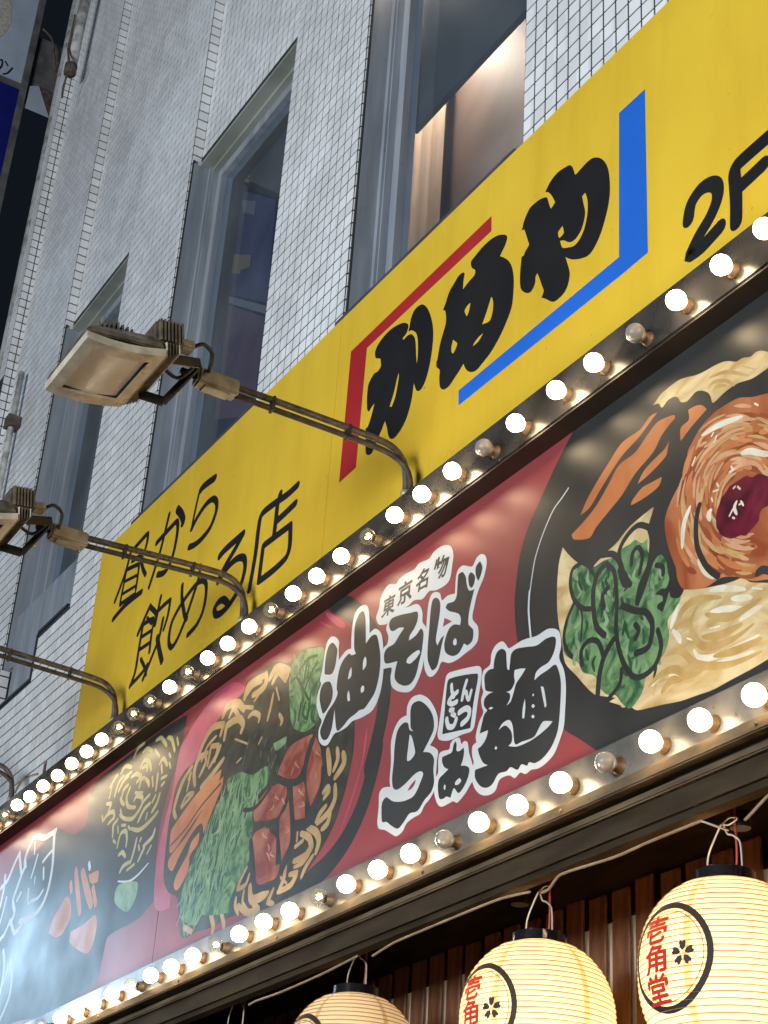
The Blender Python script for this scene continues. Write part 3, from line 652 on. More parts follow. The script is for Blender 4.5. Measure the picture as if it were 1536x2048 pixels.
LP.strokes('egg_highlight', [[(1370,665),(1430,652),(1536,680)],[(1190,1010),(1172,1040),(1182,1080)],[(1130,555),(1240,490),(1380,440)],[(1190,560),(1200,540)],[(1220,560),(1205,600)],[(1105,1320),(1150,1390),(1205,1432)],[(1300,780),(1330,760)],[(1310,745),(1318,760)],[(1200,900),(1230,890)],[(1222,850),(1232,870)],[(1060,990),(1020,1100),(1010,1250)],[(1090,690),(1070,740)],[(1455,360),(1475,370)],[(1190,940),(1195,960)],[(1480,650),(1540,660)]], MT['s_cream_hi'], .013, tf=C1, parent=bowlR, taper=.7)
sub(bowlR, 'ginger', [(1480,790),(1440,812),(1400,805),(1330,850),(1300,870),(1280,900),(1250,940),(1240,970),(1218,1040),(1220,1120),(1235,1145),(1250,1170),(1310,1190),(1370,1170),(1400,1172),(1430,1140),(1480,1080),(1485,1040),(1500,1010),(1560,970),(1620,880),(1560,820)], MT['s_beet'], C1)
LP.strokes('ginger_highlight', [[(1345,960),(1330,1000),(1345,1040)],[(1360,980),(1380,970)],[(1320,1010),(1300,1050)],[(1350,870),(1365,885)],[(1325,880),(1335,870)],[(1370,960),(1385,985)],[(1320,1060),(1330,1065)]], MT['s_cream_hi'], .008, tf=C1, parent=bowlR, taper=.5)
LP.strokes('brush_line', [([(1115,985),(1095,1080),(1100,1230),(1140,1330),(1180,1385),(1230,1420)], .013), ([(1475,1400),(1500,1380),(1560,1392)], .015)], MT['s_black'], .013, tf=C1, parent=bowlR)
LP.strokes('noodle_highlight', [[(1180,555),(1260,543),(1400,550)],[(1310,605),(1380,602),(1440,600)],[(1180,690),(1280,668),(1410,672)],[(1080,920),(1110,965),(1180,970),(1290,930),(1480,830)],[(950,800),(985,840),(1000,880)],[(990,640),(960,720),(940,790)],[(820,1140),(860,1090),(900,1070)],[(930,1075),(960,1085),(985,1100)],[(1360,740),(1430,690),(1500,650)],[(1200,1010),(1330,980),(1450,930)],[(1180,790),(1240,775)],[(1440,540),(1500,548)],[(1040,850),(1070,860)]], MT['s_cream_hi'], .013, tf=C2, parent=bowlR, taper=.75)
LP.strokes('noodle_shade', [[(1110,640),(1060,760),(1110,880),(1200,900),(1330,850),(1450,760)],[(800,1150),(870,1080),(960,1040),(1050,1080),(1130,1050)],[(900,960),(1000,930),(1100,1010),(1300,1010),(1500,930)],[(970,800),(1010,680),(1100,610),(1250,600)],[(1130,840),(1240,830),(1380,760)],[(880,1190),(940,1110),(1010,1110)],[(1150,700),(1300,720),(1500,600)],[(1200,960),(1350,920),(1500,850)],[(830,1200),(850,1130)]], MT['s_ochre'], .016, tf=C2, parent=bowlR, taper=.85)
LP.strokes('rim_line', [([(310,880),(270,940),(220,1010),(170,1120),(130,1230),(100,1340),(75,1510)], .0035)], MT['s_white'], .004, tf=C1, parent=bowlR)
LP.strokes('rim_line', [([(72,560),(66,680),(80,850)], .006)], MT['s_white'], .006, tf=C2, parent=bowlR)
LP.strokes('noodle_shade', [[(1170,270),(1200,230),(1280,220),(1330,250)],[(1200,290),(1220,255),(1280,250)],[(1180,200),(1280,165),(1420,190)],[(1380,130),(1460,150)]], MT['s_ochre'], .008, tf=C1, parent=bowlR, taper=.7)

# --- middle bowl
D_R = LP.d; LP.d = .00008
bowlM = LP.strokes('painted_bowl', [([(1100,-40),(1180,20),(1260,60),(1330,120),(1420,260),(1490,440),(1500,620),(1480,800),(1440,980),(1400,1130)], .058)], MT['s_black'], .055, tf=D1)
bowlM['label'] = 'red bowl with black outline holding noodles, chives and pork'
LP.strokes('bowl_outline', [([(1445,0),(1400,200),(1330,420),(1230,620),(1110,780),(980,900),(860,1010)], .058)], MT['s_black'], .055, tf=D2, parent=bowlM)
sub(bowlM, 'rim', [(470,560),(340,650),(270,740),(200,840),(150,930),(110,1000),(85,1100),(70,1200),(40,1350),(0,1500),(-60,1800),(-70,2100),(30,2100),(60,1800),(60,1600),(90,1450),(130,1350),(180,1150),(300,950),(430,760),(560,600)], MT['s_pink'], D1)
soup = sub(bowlM, 'soup', [(205,1100),(260,960),(330,860),(390,780),(450,700),(530,640),(560,560),(620,500),(680,460),(750,420),(830,430),(890,400),(940,340),(1080,330),(1200,560),(1290,800),(1290,1000),(1265,1150),(1230,1300),(1200,1400),(1160,1520),(1080,1680),(1000,1810),(930,1900),(850,2020),(740,2100),(600,2160),(480,2150),(330,2230),(200,2270),(110,2300),(85,2040),(20,1990),(-10,1880),(20,1560),(50,1400),(80,1260),(140,1160)], MT['s_soup'], D1)
sub(bowlM, 'leek', [(850,520),(880,430),(930,350),(1000,330),(1090,340),(1075,560),(1040,650),(1050,820),(960,900),(870,860),(850,700)], MT['s_green'], D1)
LP.strokes('leek_highlight', [[(x, y), (x + g.uniform(-25, 15), y + g.uniform(40, 80))] for x, y in [(g.uniform(870, 1050), g.uniform(350, 800)) for _ in range(26)]], MT['s_green2'], .020, tf=D1, parent=bowlM, taper=.7)
LP.strokes('brush_line', [[(920,480),(980,400),(1040,380)],[(860,560),(900,530),(940,600),(980,680)],[(980,400),(960,480),(950,560)],[(1040,420),(990,520),(960,600)],[(930,700),(910,820)],[(960,700),(940,780),(970,810),(990,700)],[(1040,560),(1000,620),(990,700)],[(1020,720),(1000,800),(1030,840)]], MT['s_greend'], .009, tf=D1, parent=bowlM)
TN = [([(545,670),(570,590),(680,515)], .026), ([(690,500),(690,570),(650,620),(600,650)], .024), ([(560,650),(600,590),(660,560)], .012), ([(715,540),(760,465),(850,480)], .026), ([(735,565),(780,490),(825,550)], .022), ([(800,470),(840,500),(830,540)], .016),
      ([(395,795),(430,725),(500,705),(540,750)], .026), ([(440,800),(470,740),(500,790),(520,840)], .018), ([(405,950),(420,860),(500,810),(535,850),(520,900)], .024), ([(225,1080),(270,960),(330,870),(400,850),(380,920)], .022), ([(250,1100),(290,1000),(350,930)], .012),
      ([(290,1130),(315,1000),(365,990),(340,1100)], .016), ([(570,800),(605,770),(645,790),(640,830)], .016), ([(740,640),(720,740),(700,820)], .014), ([(760,600),(780,680)], .012), ([(640,650),(610,690)], .012), ([(780,780),(800,820),(790,850)], .014), ([(480,950),(560,980)], .010), ([(490,1110),(520,1080)], .010), ([(660,940),(640,980)], .012), ([(540,730),(600,735)], .018)]
LP.strokes('noodles', TN, MT['s_tan'], .02, tf=D1, parent=bowlM, taper=.35)
TN2 = [([(75,460),(62,400),(120,220),(185,115)], .020), ([(110,385),(150,310),(195,295),(150,350),(112,395)], .014), ([(160,200),(180,150),(150,280)], .012), ([(205,240),(200,150),(230,60),(290,20)], .022), ([(235,180),(280,80),(270,30)], .016), ([(245,255),(320,170),(400,60)], .020), ([(300,120),(350,40),(380,-30)], .018),
       ([(1110,0),(1120,80),(1125,160)], .022), ([(1175,-10),(1180,60),(1150,140)], .018), ([(1215,20),(1222,90),(1160,190)], .022), ([(1080,290),(1110,255),(1120,280),(1085,330)], .018), ([(1160,240),(1160,330),(1120,420),(1040,500)], .020), ([(1100,380),(1060,430),(1030,490)], .016), ([(1130,420),(1110,500),(1070,540)], .018),
       ([(975,530),(1030,560),(1050,620),(1030,700)], .022), ([(930,570),(985,600),(1000,660),(960,720),(880,760)], .022), ([(905,560),(900,620)], .012), ([(890,660),(940,620)], .018), ([(1010,720),(960,800),(930,870)], .015), ([(880,800),(940,770),(985,710)], .012), ([(825,790),(810,880),(780,950)], .018), ([(850,850),(900,840),(860,920),(770,970)], .018), ([(790,870),(830,910)], .012),
       ([(740,950),(700,1040),(740,1050)], .016), ([(580,930),(590,1020),(660,1000),(700,970)], .026), ([(600,1050),(640,1090),(560,1110),(500,1060)], .020), ([(560,800),(510,900),(495,950),(550,920),(575,850)], .014), ([(485,1010),(480,1060),(500,1120)], .016), ([(540,960),(530,1040),(570,1100)], .012), ([(310,1120),(330,1200),(320,1260)], .020), ([(380,1100),(400,1180),(400,1230)], .018), ([(130,1210),(180,1240)], .024)]
LP.strokes('noodles', TN2, MT['s_tan'], .02, tf=D2, parent=bowlM, taper=.35)
for m_ in ([(385,130),(300,210),(200,320),(60,520),(40,560),(30,690),(50,700),(120,600),(260,400),(330,300),(375,190)], [(400,180),(330,260),(250,420),(150,580),(30,740),(20,790),(50,825),(100,720),(190,560),(250,500),(262,570),(330,400),(390,250)], [(235,560),(180,630),(150,720),(80,850),(60,920),(75,960),(105,930),(160,820),(172,720),(225,640)]):
    sub(bowlM, 'bamboo_shoot', m_, MT['s_orange'], D2)
LP.strokes('brush_line', [([(380,230),(250,380),(140,540),(40,650)], .007)], MT['s_black'], .007, tf=D2, parent=bowlM)
sub(bowlM, 'chives', [(420,210),(470,170),(520,150),(600,170),(690,110),(715,150),(700,230),(640,300),(600,400),(600,520),(590,600),(570,760),(500,900),(440,1030),(440,1110),(330,1130),(250,1130),(210,1200),(130,1170),(105,1150),(110,1000),(170,800),(240,640),(300,560),(350,400),(430,290)], MT['s_green'], D2)
def inch(): 
    while True:
        x, y = g.uniform(120, 690), g.uniform(160, 1100)
        c = 560 - (y - 150) * .42
        if abs(x - c) < 120: return x, y
for nm, mt_, cnt, wd in (('chive_shade', MT['s_greend'], 80, .008), ('chive_highlight', MT['s_green2'], 120, .007)):
    LP.strokes(nm, [[(x, y), (x - g.uniform(0, 30), y + g.uniform(60, 110)), (x - g.uniform(10, 70), y + g.uniform(130, 220))] for x, y in [inch() for _ in range(cnt)]], mt_, wd, tf=D2, parent=bowlM, taper=.9)
LP.strokes('chive_highlight', [[(x, y), (x - g.uniform(0, 20), y + g.uniform(30, 60))] for x, y in [(g.uniform(480, 840), g.uniform(900, 1180)) for _ in range(16)]], MT['s_green2'], .010, tf=D1, parent=bowlM, taper=.8)
sub(bowlM, 'chives', [(740,980),(830,930),(825,975),(760,1030)], MT['s_green2'], D1)
for m_ in ([(1010,-110),(940,-80),(850,-20),(810,60),(770,160),(790,195),(850,212),(910,180),(950,90),(970,0),(1000,-60)], [(1030,-90),(1060,-20),(1075,100),(1060,230),(1020,330),(995,385),(975,300),(965,180),(985,60)], [(760,235),(700,270),(640,350),(610,390),(610,480),(650,485),(740,470),(780,440),(830,310),(830,250),(800,225)],
           [(870,240),(940,210),(960,300),(955,420),(960,470),(900,510),(880,495),(870,380)], [(845,340),(825,400),(785,470),(780,560),(790,680),(795,755),(850,640),(855,500)], [(700,520),(620,560),(595,600),(610,700),(620,830),(632,920),(700,900),(760,870),(785,780),(768,775),(765,690),(760,600),(720,560)]):
    sub(bowlM, 'meat_slice', m_, MT['s_meat'], D2)
gm_ = random.Random(21)
LP.strokes('meat_fat', [[(x, y), (x + gm_.uniform(-18, 22), y + gm_.uniform(12, 34)), (x + gm_.uniform(-25, 30), y + gm_.uniform(36, 60))] for x, y in [(640,330),(700,320),(760,290),(680,400),(740,370),(780,260),(800,330),(890,280),(920,260),(900,400),(935,350),(860,40),(890,80),(920,-20),(880,120),(1010,60),(1030,150),(1000,250),(1040,0),(650,620),(690,700),(640,700),(700,640),(680,790),(730,690),(810,620),(830,520),(820,420),(670,560),(720,820)][::2]], MT['s_fat'], .0055, tf=D2, parent=bowlM, taper=.8)
LP.strokes('brush_line', [([(700,520),(740,490),(770,500),(770,600),(765,770)], .014), ([(770,195),(850,225),(940,190),(965,60),(1000,-60)], .020), ([(860,230),(865,380),(880,540)], .020), ([(585,620),(590,760),(620,930),(730,930)], .016), ([(880,520),(980,490),(1020,420)], .030), ([(870,560),(860,680),(800,820)], .018), ([(540,410),(620,390),(720,260)], .012), ([(1075,120),(1060,300),(1000,440)], .012)], MT['s_black'], .014, tf=D2, parent=bowlM)
LP.strokes('rim_highlight', [([(1360,0),(1330,150),(1280,320),(1240,440),(1195,560)], .007), ([(1385,870),(1370,1000)], .006)], MT['s_pink'], .008, tf=D2, parent=bowlM, taper=.8)
LP.strokes('rim_highlight', [([(1380,870),(1365,1000),(1340,1160)], .008), ([(1100,90),(1180,150),(1230,180)], .018), ([(1060,150),(1140,190)], .014)], MT['s_pink'], .008, tf=D1, parent=bowlM, taper=.8)

# --- left bowl
D_M = LP.d; LP.d = .00007
bowlL = LP.poly('painted_bowl', [E1(*p) for p in [(740,432),(1000,220),(1280,10),(1440,-80),(1400,150),(1345,350),(1290,520),(1240,720),(1205,950),(1190,1200),(1200,1330)]] + [F1(*p) for p in [(1250,620),(1050,730),(970,790),(940,900),(900,1100),(870,1200),(700,1330),(480,1480),(110,1560),(60,1640),(-400,1700),(-400,600),(0,480),(60,280),(240,100),(480,-150)]] + [E1(*p) for p in [(430,800),(480,800),(560,840),(640,790),(670,720),(680,620),(690,540)]], MT['s_black'])
bowlL['label'] = 'dark bowl with yellow noodles at the far end of the sign'
NL = [[(1030,250),(1060,180),(1110,140)],[(1100,210),(1130,180),(1170,200)],[(1200,120),(1240,100),(1280,160)],[(1290,95),(1320,110),(1342,200)],[(1360,100),(1370,150)],[(1080,330),(1110,270),(1150,290),(1160,345)],[(1095,330),(1130,310),(1130,350)],[(1225,300),(1255,255),(1285,310)],[(1240,310),(1245,365)],[(1190,190),(1225,240)],[(940,340),(970,315),(1010,325)],[(930,370),(960,320)],[(960,400),(1010,360)],[(845,480),(890,400),(905,385)],[(880,550),(910,450),(950,390)],[(840,560),(860,470)],[(910,510),(950,430),(990,390)],[(1010,400),(1050,375),(1085,395),(1050,440)],[(1070,480),(1085,420),(1110,405)],[(1115,410),(1140,440),(1145,470)],[(1170,400),(1175,470)],[(1212,375),(1205,440),(1198,500)],[(1240,410),(1280,390)],[(1240,465),(1262,440)],[(1300,220),(1310,245)],[(1300,290),(1310,325)],
      [(925,560),(935,590),(955,612)],[(985,460),(950,500),(935,560)],[(1000,480),(972,560),(985,625),(1040,632)],[(1030,580),(1050,545),(1095,558),(1090,580)],[(1040,520),(1095,520)],[(920,690),(960,720),(1020,715),(1070,650),(1100,590),(1150,535)],[(925,650),(935,690)],[(1060,745),(1105,650),(1155,600)],[(1120,720),(1130,680)],[(1165,670),(1205,600),(1228,525)],[(1195,540),(1170,590)],[(1010,795),(1070,805),(1150,740),(1212,665)],[(820,605),(855,605),(825,690)],[(790,740),(825,690),(870,665),(878,710),(830,760)],[(785,700),(790,735)],[(865,860),(870,770),(905,725)],[(905,780),(908,825)],[(900,940),(925,840),(965,815),(975,870),(968,930)],[(935,770),(965,770)],[(985,780),(1000,800)],[(870,885),(885,905)],[(910,1000),(940,978),(962,1012)],[(1000,1060),(1030,960),(1050,870)],[(1065,925),(1070,960)],[(1060,1045),(1090,980),(1110,940)],[(1100,930),(1170,860),(1190,800)],[(1130,985),(1160,930)],[(1075,890),(1085,870)],[(920,1130),(945,1085),(1000,1050)],[(975,1115),(1030,1070)],[(925,1040),(930,1075)],[(1100,860),(1085,835)],[(1020,860),(1035,880)],[(1130,800),(1140,780)],[(860,700),(800,750)],[(1140,1000),(1165,960)],[(700,650),(705,730)]]
LP.strokes('noodles', [(l, .015) for l in NL[:56]], MT['s_noodle_y'], .015, tf=E1, parent=bowlL, taper=.35)
LP.strokes('rim_line', [([(905,1200),(990,1200),(1060,1150),(1140,1060)], .008)], MT['s_white'], .008, tf=E1, parent=bowlL, taper=.5)
for m_ in ([(600,420),(540,520),(480,620),(440,750),(500,790),(560,760),(600,690),(640,600),(640,480)], [(860,585),(770,660),(640,740),(630,830),(700,900),(790,935),(840,850),(872,700)], [(800,225),(840,205),(893,185),(882,290),(820,300)]):
    sub(bowlL, 'bamboo_shoot', m_, MT['s_orange'], F1)
LP.strokes('bamboo_shoot', [([(685,180),(700,350),(722,570)], .030), ([(745,190),(790,380),(825,500)], .036), ([(640,300),(645,370)], .030), ([(840,340),(865,490)], .032)], MT['s_orange'], .03, tf=F1, parent=bowlL, taper=.3)
LP.strokes('garnish', [([(805,120),(812,165)], .034)], MT['s_white'], .03, tf=F1, parent=bowlL, taper=.5)
sub(bowlL, 'leek', [(1080,310),(1240,290),(1230,420),(1150,560),(1040,480),(1040,380)], MT['s_green2'], F1)
# the far lettering: white contour of brush characters
LP.strokes('letter_outline', [([(430,810),(395,835),(340,865),(275,855),(235,915),(195,1020),(190,1090),(170,1140),(135,1240),(100,1350),(112,1440),(80,1520)], .016), ([(420,815),(412,940),(402,1090),(370,1260),(320,1390),(250,1470),(150,1510)], .016), ([(150,985),(110,1070),(60,1190),(10,1250)], .015), ([(150,985),(158,1080),(165,1150)], .014),
    ([(405,960),(365,1005),(330,1050)], .010), ([(290,1000),(265,1090),(240,1170)], .010), ([(270,900),(265,990)], .008), ([(335,1100),(335,1180)], .010), ([(270,1170),(265,1220)], .007), ([(220,1260),(215,1370),(240,1350)], .010), ([(240,1350),(290,1330),(330,1270)], .010), ([(195,1020),(200,1090)], .01), ([(40,1160),(30,1260),(0,1400)], .014), ([(160,1290),(130,1350)], .012), ([(50,1330),(20,1450),(0,1520)], .012)], MT['s_white'], .014, tf=E1)
LP.strokes('letter_outline', [([(30,910),(40,1000),(30,1130),(0,1300)], .014), ([(105,1000),(60,1110),(30,1200)], .012), ([(105,1000),(105,1180),(90,1300),(50,1420),(0,1530)], .014), ([(100,640),(130,750),(200,670)], .014), ([(90,640),(40,760),(0,810)], .014)], MT['s_white'], .014, tf=F1)

# --- lettering on the red panel
LP.d = max(D_R, D_M, LP.d) + .00002
print('paint build-up', LP.d)
Q = Z(512, 1024, 3.0); P5 = Z(740, 1250, 3.657)
wh = MT['s_white']; sb = MT['s_black']
def lw(pts, tf, holes=()): LP.poly('letter_border', pts, wh, tf=tf, holes=holes)
def lb(pts, tf, holes=()): return LP.poly('letter', pts, sb, tf=tf, holes=holes)
lw([(730,665),(722,630),(738,580),(748,520),(770,470),(800,435),(842,430),(858,405),(900,372),(950,345),(980,308),(1040,280),(1070,238),(1120,203),(1168,205),(1185,255),(1178,320),(1165,400),(1135,440),(1080,470),(1040,475),(1000,522),(950,530),(915,562),(850,605),(820,650),(785,672),(745,678)], Q)
lw([(655,558),(625,568),(595,610),(580,680),(573,760),(572,820),(545,830),(520,858),(498,890),(497,820),(500,780),(480,752),(450,750),(425,790),(412,860),(400,940),(385,1010),(392,1032),(372,1090),(365,1160),(380,1225),(395,1255),(377,1310),(378,1370),(402,1400),(432,1395),(470,1332),(500,1318),(545,1290),(580,1255),(620,1240),(650,1225),(700,1190),(735,1120),(755,1040),(766,940),(765,850),(762,780),(750,725),(720,700),(700,710),(682,728),(682,680),(680,610),(672,570)], Q)
lw([(965,552),(920,568),(880,582),(840,605),(800,650),(782,700),(795,745),(790,790),(768,815),(752,860),(752,910),(765,940),(815,935),(808,990),(815,1045),(850,1075),(910,1082),(945,1060),(975,1005),(1000,930),(1012,840),(1025,740),(1020,690),(1000,660),(1000,610),(988,570)], Q)
lw([(1080,480),(1052,498),(1035,560),(1025,660),(1018,780),(1008,880),(1015,950),(1035,985),(1062,985),(1092,950),(1115,900),(1160,907),(1210,885),(1255,850),(1300,815),(1332,770),(1333,690),(1300,640),(1312,560),(1332,480),(1368,390),(1385,310),(1378,265),(1352,253),(1325,275),(1300,325),(1270,325),(1240,322),(1212,350),(1200,400),(1195,490),(1150,502),(1118,530),(1105,490)], Q)
lb([(462,785),(440,800),(425,840),(415,910),(412,965),(415,975),(455,972),(475,930),(485,870),(488,820)], Q)
lb([(442,1018),(410,1025),(390,1060),(382,1120),(395,1190),(405,1210),(430,1180),(455,1130),(462,1080),(455,1040)], Q)
lb([(640,595),(615,620),(595,680),(590,760),(590,820),(600,850),(575,860),(560,850),(530,880),(505,930),(490,1000),(485,1060),(490,1090),(470,1140),(430,1200),(400,1270),(385,1320),(400,1365),(430,1360),(455,1300),(472,1185),(485,1310),(520,1290),(560,1240),(600,1210),(620,1190),(650,1180),(680,1140),(715,1080),(740,980),(748,880),(740,800),(725,740),(700,740),(680,760),(660,790),(660,720),(658,640),(650,605)], Q,
   holes=[[(573,930),(560,960),(552,1005),(570,990),(575,960)],[(655,868),(643,900),(642,950),(662,920),(662,880)],[(555,1070),(548,1100),(552,1135),(565,1130),(562,1090)],[(640,1042),(630,1060),(632,1085),(648,1075),(650,1050)]])
lb([(970,600),(930,605),(860,620),(815,640),(800,670),(805,705),(825,715),(860,695),(890,695),(860,740),(830,790),(790,815),(770,850),(772,900),(790,910),(850,895),(840,930),(832,990),(850,1025),(890,1043),(930,1030),(960,980),(980,900),(995,840),(1005,760),(1005,720),(990,700),(960,740),(918,772),(925,740),(950,700),(970,650)], Q, holes=[[(978,828),(940,850),(910,880),(903,902),(925,910),(960,880),(985,845)]])
lb([(1085,515),(1060,530),(1048,600),(1040,700),(1032,800),(1030,880),(1045,930),(1060,950),(1085,930),(1100,880),(1115,800),(1130,740),(1110,760),(1090,800),(1080,770),(1090,700),(1105,600),(1105,540)], Q)
LP.poly('red_gap', [(1132,635),(1178,656),(1122,690)], MT['s_red'], tf=Q)
lb([(1240,360),(1215,375),(1210,430),(1205,500),(1190,535),(1150,550),(1138,575),(1160,595),(1215,610),(1230,640),(1225,680),(1190,675),(1160,700),(1140,750),(1130,800),(1140,845),(1180,865),(1215,850),(1240,810),(1250,790),(1270,800),(1300,770),(1305,710),(1290,690),(1275,670),(1280,600),(1295,530),(1312,462),(1280,472),(1265,430),(1260,390)], Q, holes=[[(1195,757),(1183,780),(1190,800),(1203,795),(1205,770)]])
lb([(1290,362),(1275,390),(1280,440),(1295,455),(1310,430),(1315,385)], Q); lb([(1345,295),(1320,330),(1320,380),(1335,415),(1350,380),(1360,330)], Q)
# small four character heading
def glyph_quad(L, ch, quad, mat, off=.03, name='letter', parent=None):
    """quad in photo px: bottom-left, bottom-right, top-right, top-left of the ink box"""
    v, f = glyph(ch, off); q = [W(x, y, L.Y) for x, y in quad]; yy = L.nxt(); vs_ = []
    for a, b in v:
        p = (q[0] * (1-a) + q[1] * a) * (1-b) + (q[3] * (1-a) + q[2] * a) * b
        vs_.append((p.x, yy, p.z))
    fs = []
    for t in f:
        n = (Vector(vs_[t[1]]) - Vector(vs_[t[0]])).cross(Vector(vs_[t[2]]) - Vector(vs_[t[0]]))
        fs.append(t if n.y < 0 else t[::-1])
    return mesh(name, vs_, fs, mat, parent or L.parent)
for ch, qd in (('東', [(748,645),(832,600),(842,480),(770,520)]), ('京', [(845,575),(935,520),(942,385),(858,440)]), ('名', [(950,495),(1030,450),(1045,320),(975,355)]), ('物', [(1058,425),(1140,385),(1168,240),(1075,280)])):
    glyph_quad(LP, ch, [Q(*p) for p in qd], sb, .028)
lw([(360,510),(310,530),(275,590),(270,660),(220,690),(180,760),(155,860),(155,1000),(145,1140),(150,1185),(100,1190),(70,1230),(65,1330),(55,1440),(65,1490),(110,1500),(160,1530),(195,1545),(240,1510),(270,1450),(320,1410),(370,1380),(400,1320),(440,1270),(475,1200),(482,1130),(490,1000),(500,930),(480,900),(440,880),(470,830),(495,750),(495,670),(470,600),(430,540),(390,515)], P5)
lw([(610,840),(590,870),(580,910),(540,920),(510,940),(500,1000),(500,1080),(475,1130),(470,1220),(490,1300),(520,1330),(570,1310),(610,1290),(640,1300),(700,1230),(740,1160),(765,1120),(755,1040),(740,980),(725,930),(715,860),(690,850),(670,870),(655,825)], P5)
lw([(965,120),(920,150),(890,210),(880,290),(835,330),(820,380),(820,450),(830,490),(815,540),(820,600),(830,640),(800,710),(775,810),(780,860),(750,890),(750,960),(760,1010),(740,1060),(750,1140),(770,1200),(810,1240),(870,1245),(920,1210),(950,1130),(1020,1100),(1060,1120),(1100,1080),(1140,1090),(1180,1060),(1230,1050),(1290,1010),(1350,940),(1390,840),(1420,740),(1430,600),(1435,450),(1420,330),(1385,240),(1400,150),(1390,60),(1360,30),(1300,30),(1220,80),(1120,110),(1040,160),(1015,170),(990,135)], P5)
lw([(590,345),(780,300),(815,318),(815,400),(790,560),(765,740),(740,780),(680,800),(580,845),(510,840),(495,800),(510,700),(530,560),(550,420),(562,370)], P5)
lb([(360,556),(400,575),(440,620),(465,680),(468,760),(440,830),(410,890),(390,930),(440,935),(470,980),(465,1060),(470,1150),(450,1220),(400,1280),(350,1360),(290,1380),(250,1440),(205,1490),(160,1470),(120,1440),(90,1440),(85,1370),(90,1300),(120,1260),(170,1290),(240,1290),(310,1260),(340,1220),(370,1150),(390,1090),(370,1070),(330,1090),(290,1130),(250,1170),(200,1205),(170,1190),(163,1120),(175,1000),(180,900),(195,800),(215,750),(250,715),(280,720),(290,765),(320,778),(300,755),(297,700),(298,620),(315,575)], P5, holes=[[(292,800),(280,900),(272,990),(300,985),(330,940),(325,890),(308,820)]])
LP.poly('red_gap', [(335,1130),(300,1170),(275,1215),(305,1198),(330,1160)], MT['s_red'], tf=P5)
lb([(625,850),(612,880),(600,930),(565,950),(530,965),(528,1000),(545,1040),(575,1055),(540,1090),(505,1130),(498,1200),(510,1270),(540,1270),(560,1255),(590,1265),(610,1200),(620,1195),(650,1230),(690,1180),(720,1110),(728,1050),(700,1030),(665,1030),(680,990),(690,930),(685,895),(660,920),(635,920),(635,870)], P5, holes=[[(655,1120),(625,1150),(625,1170),(650,1165),(670,1140)],[(547,1165),(540,1190),(548,1210),(555,1180)]])
lb([(965,175),(930,200),(910,260),(905,320),(870,330),(840,370),(840,430),(850,480),(905,490),(870,505),(840,540),(835,590),(860,625),(835,660),(820,720),(803,795),(865,770),(850,830),(820,880),(790,905),(800,950),(830,1010),(865,1025),(810,1045),(770,1060),(770,1120),(810,1180),(860,1190),(900,1160),(940,1090),(1000,1070),(1030,1040),(1080,1060),(1110,1020),(1150,1030),(1165,1005),(1210,1010),(1270,970),(1330,890),(1370,790),(1385,700),(1395,560),(1398,420),(1380,330),(1355,290),(1300,330),(1240,370),(1205,405),(1215,350),(1250,310),(1310,270),(1350,190),(1362,110),(1345,85),(1290,100),(1220,150),(1150,160),(1070,175),(1035,210),(1025,280),(1020,330),(1005,320),(1000,250),(995,195)], P5,
   holes=[[(1060,330),(1100,320),(1140,318),(1110,370),(1070,430),(1050,500),(1030,560),(1000,590),(1025,540),(1022,500),(990,490),(1030,478),(1060,420),(1055,370)],[(1135,540),(1120,600),(1115,680),(1130,680),(1138,600)],[(1250,450),(1265,530),(1280,605),(1292,590),(1280,500),(1270,455)],[(1195,500),(1188,512),(1195,524),(1202,512)],[(1195,578),(1182,594),(1193,608),(1208,594)],[(1193,655),(1182,670),(1193,684),(1206,670)],
          [(942,770),(970,720),(1020,695),(1045,740),(1055,850),(1070,875),(1110,855),(1200,820),(1240,750),(1270,705),(1338,705),(1300,750),(1230,810),(1150,860),(1070,890),(1015,885),(1040,850),(1035,780),(990,735)],[(920,885),(912,905),(925,912),(932,895)],[(868,613),(885,600),(903,606),(885,618)]])
lb([(580,395),(785,355),(790,400),(760,560),(735,755),(530,800),(545,650),(560,480)], P5)
LP.strokes('letter', [([(598,440),(602,490),(615,525)], .011), ([(640,490),(595,530),(575,562),(600,578),(635,562)], .012)], wh, .018, tf=P5)
LP.strokes('letter', [([(708,410),(690,470),(675,545)], .011), ([(685,505),(705,490),(712,530),(725,548),(742,482)], .010)], wh, .018, tf=P5)
LP.strokes('letter', [([(588,622),(612,622),(600,650),(622,662)], .011), ([(562,690),(575,742),(612,740),(632,690)], .013)], wh, .018, tf=P5)
LP.strokes('letter', [([(655,640),(700,612),(728,625),(718,680),(675,722)], .014)], wh, .018, tf=P5)

# ================================================================== BULBS
def sphere_mesh(r, seg=24, ring=14):
    bm = bmesh.new(); bmesh.ops.create_uvsphere(bm, u_segments=seg, v_segments=ring, radius=r)
    me = bpy.data.meshes.new('globe'); bm.to_mesh(me); bm.free()
    for p in me.polygons: p.use_smooth = True
    return me
def bulb_globe():
    prof = []
    r = .0197
    for i in range(13):
        a = math.pi * i / 15
        prof.append((max(.0004, r * math.sin(a)), r * math.cos(a)))
    prof += [(.0108, -.0185), (.0104, -.021)]
    vs_, fs = lathe(prof, 24)
    me = bpy.data.meshes.new('light_bulb'); me.from_pydata(vs_, [], fs); me.update()
    for p in me.polygons: p.use_smooth = True
    return me
gm = {}
for k_ in ('bulb_on', 'bulb_clear', 'bulb_off'):
    m_ = bulb_globe(); m_.materials.append(MT[k_]); gm[k_] = m_
vs_, fs = lathe([(.0102, -.0175), (.0122, -.0185), (.0124, -.0275), (.0150, -.0285), (.0152, -.034)], 20)
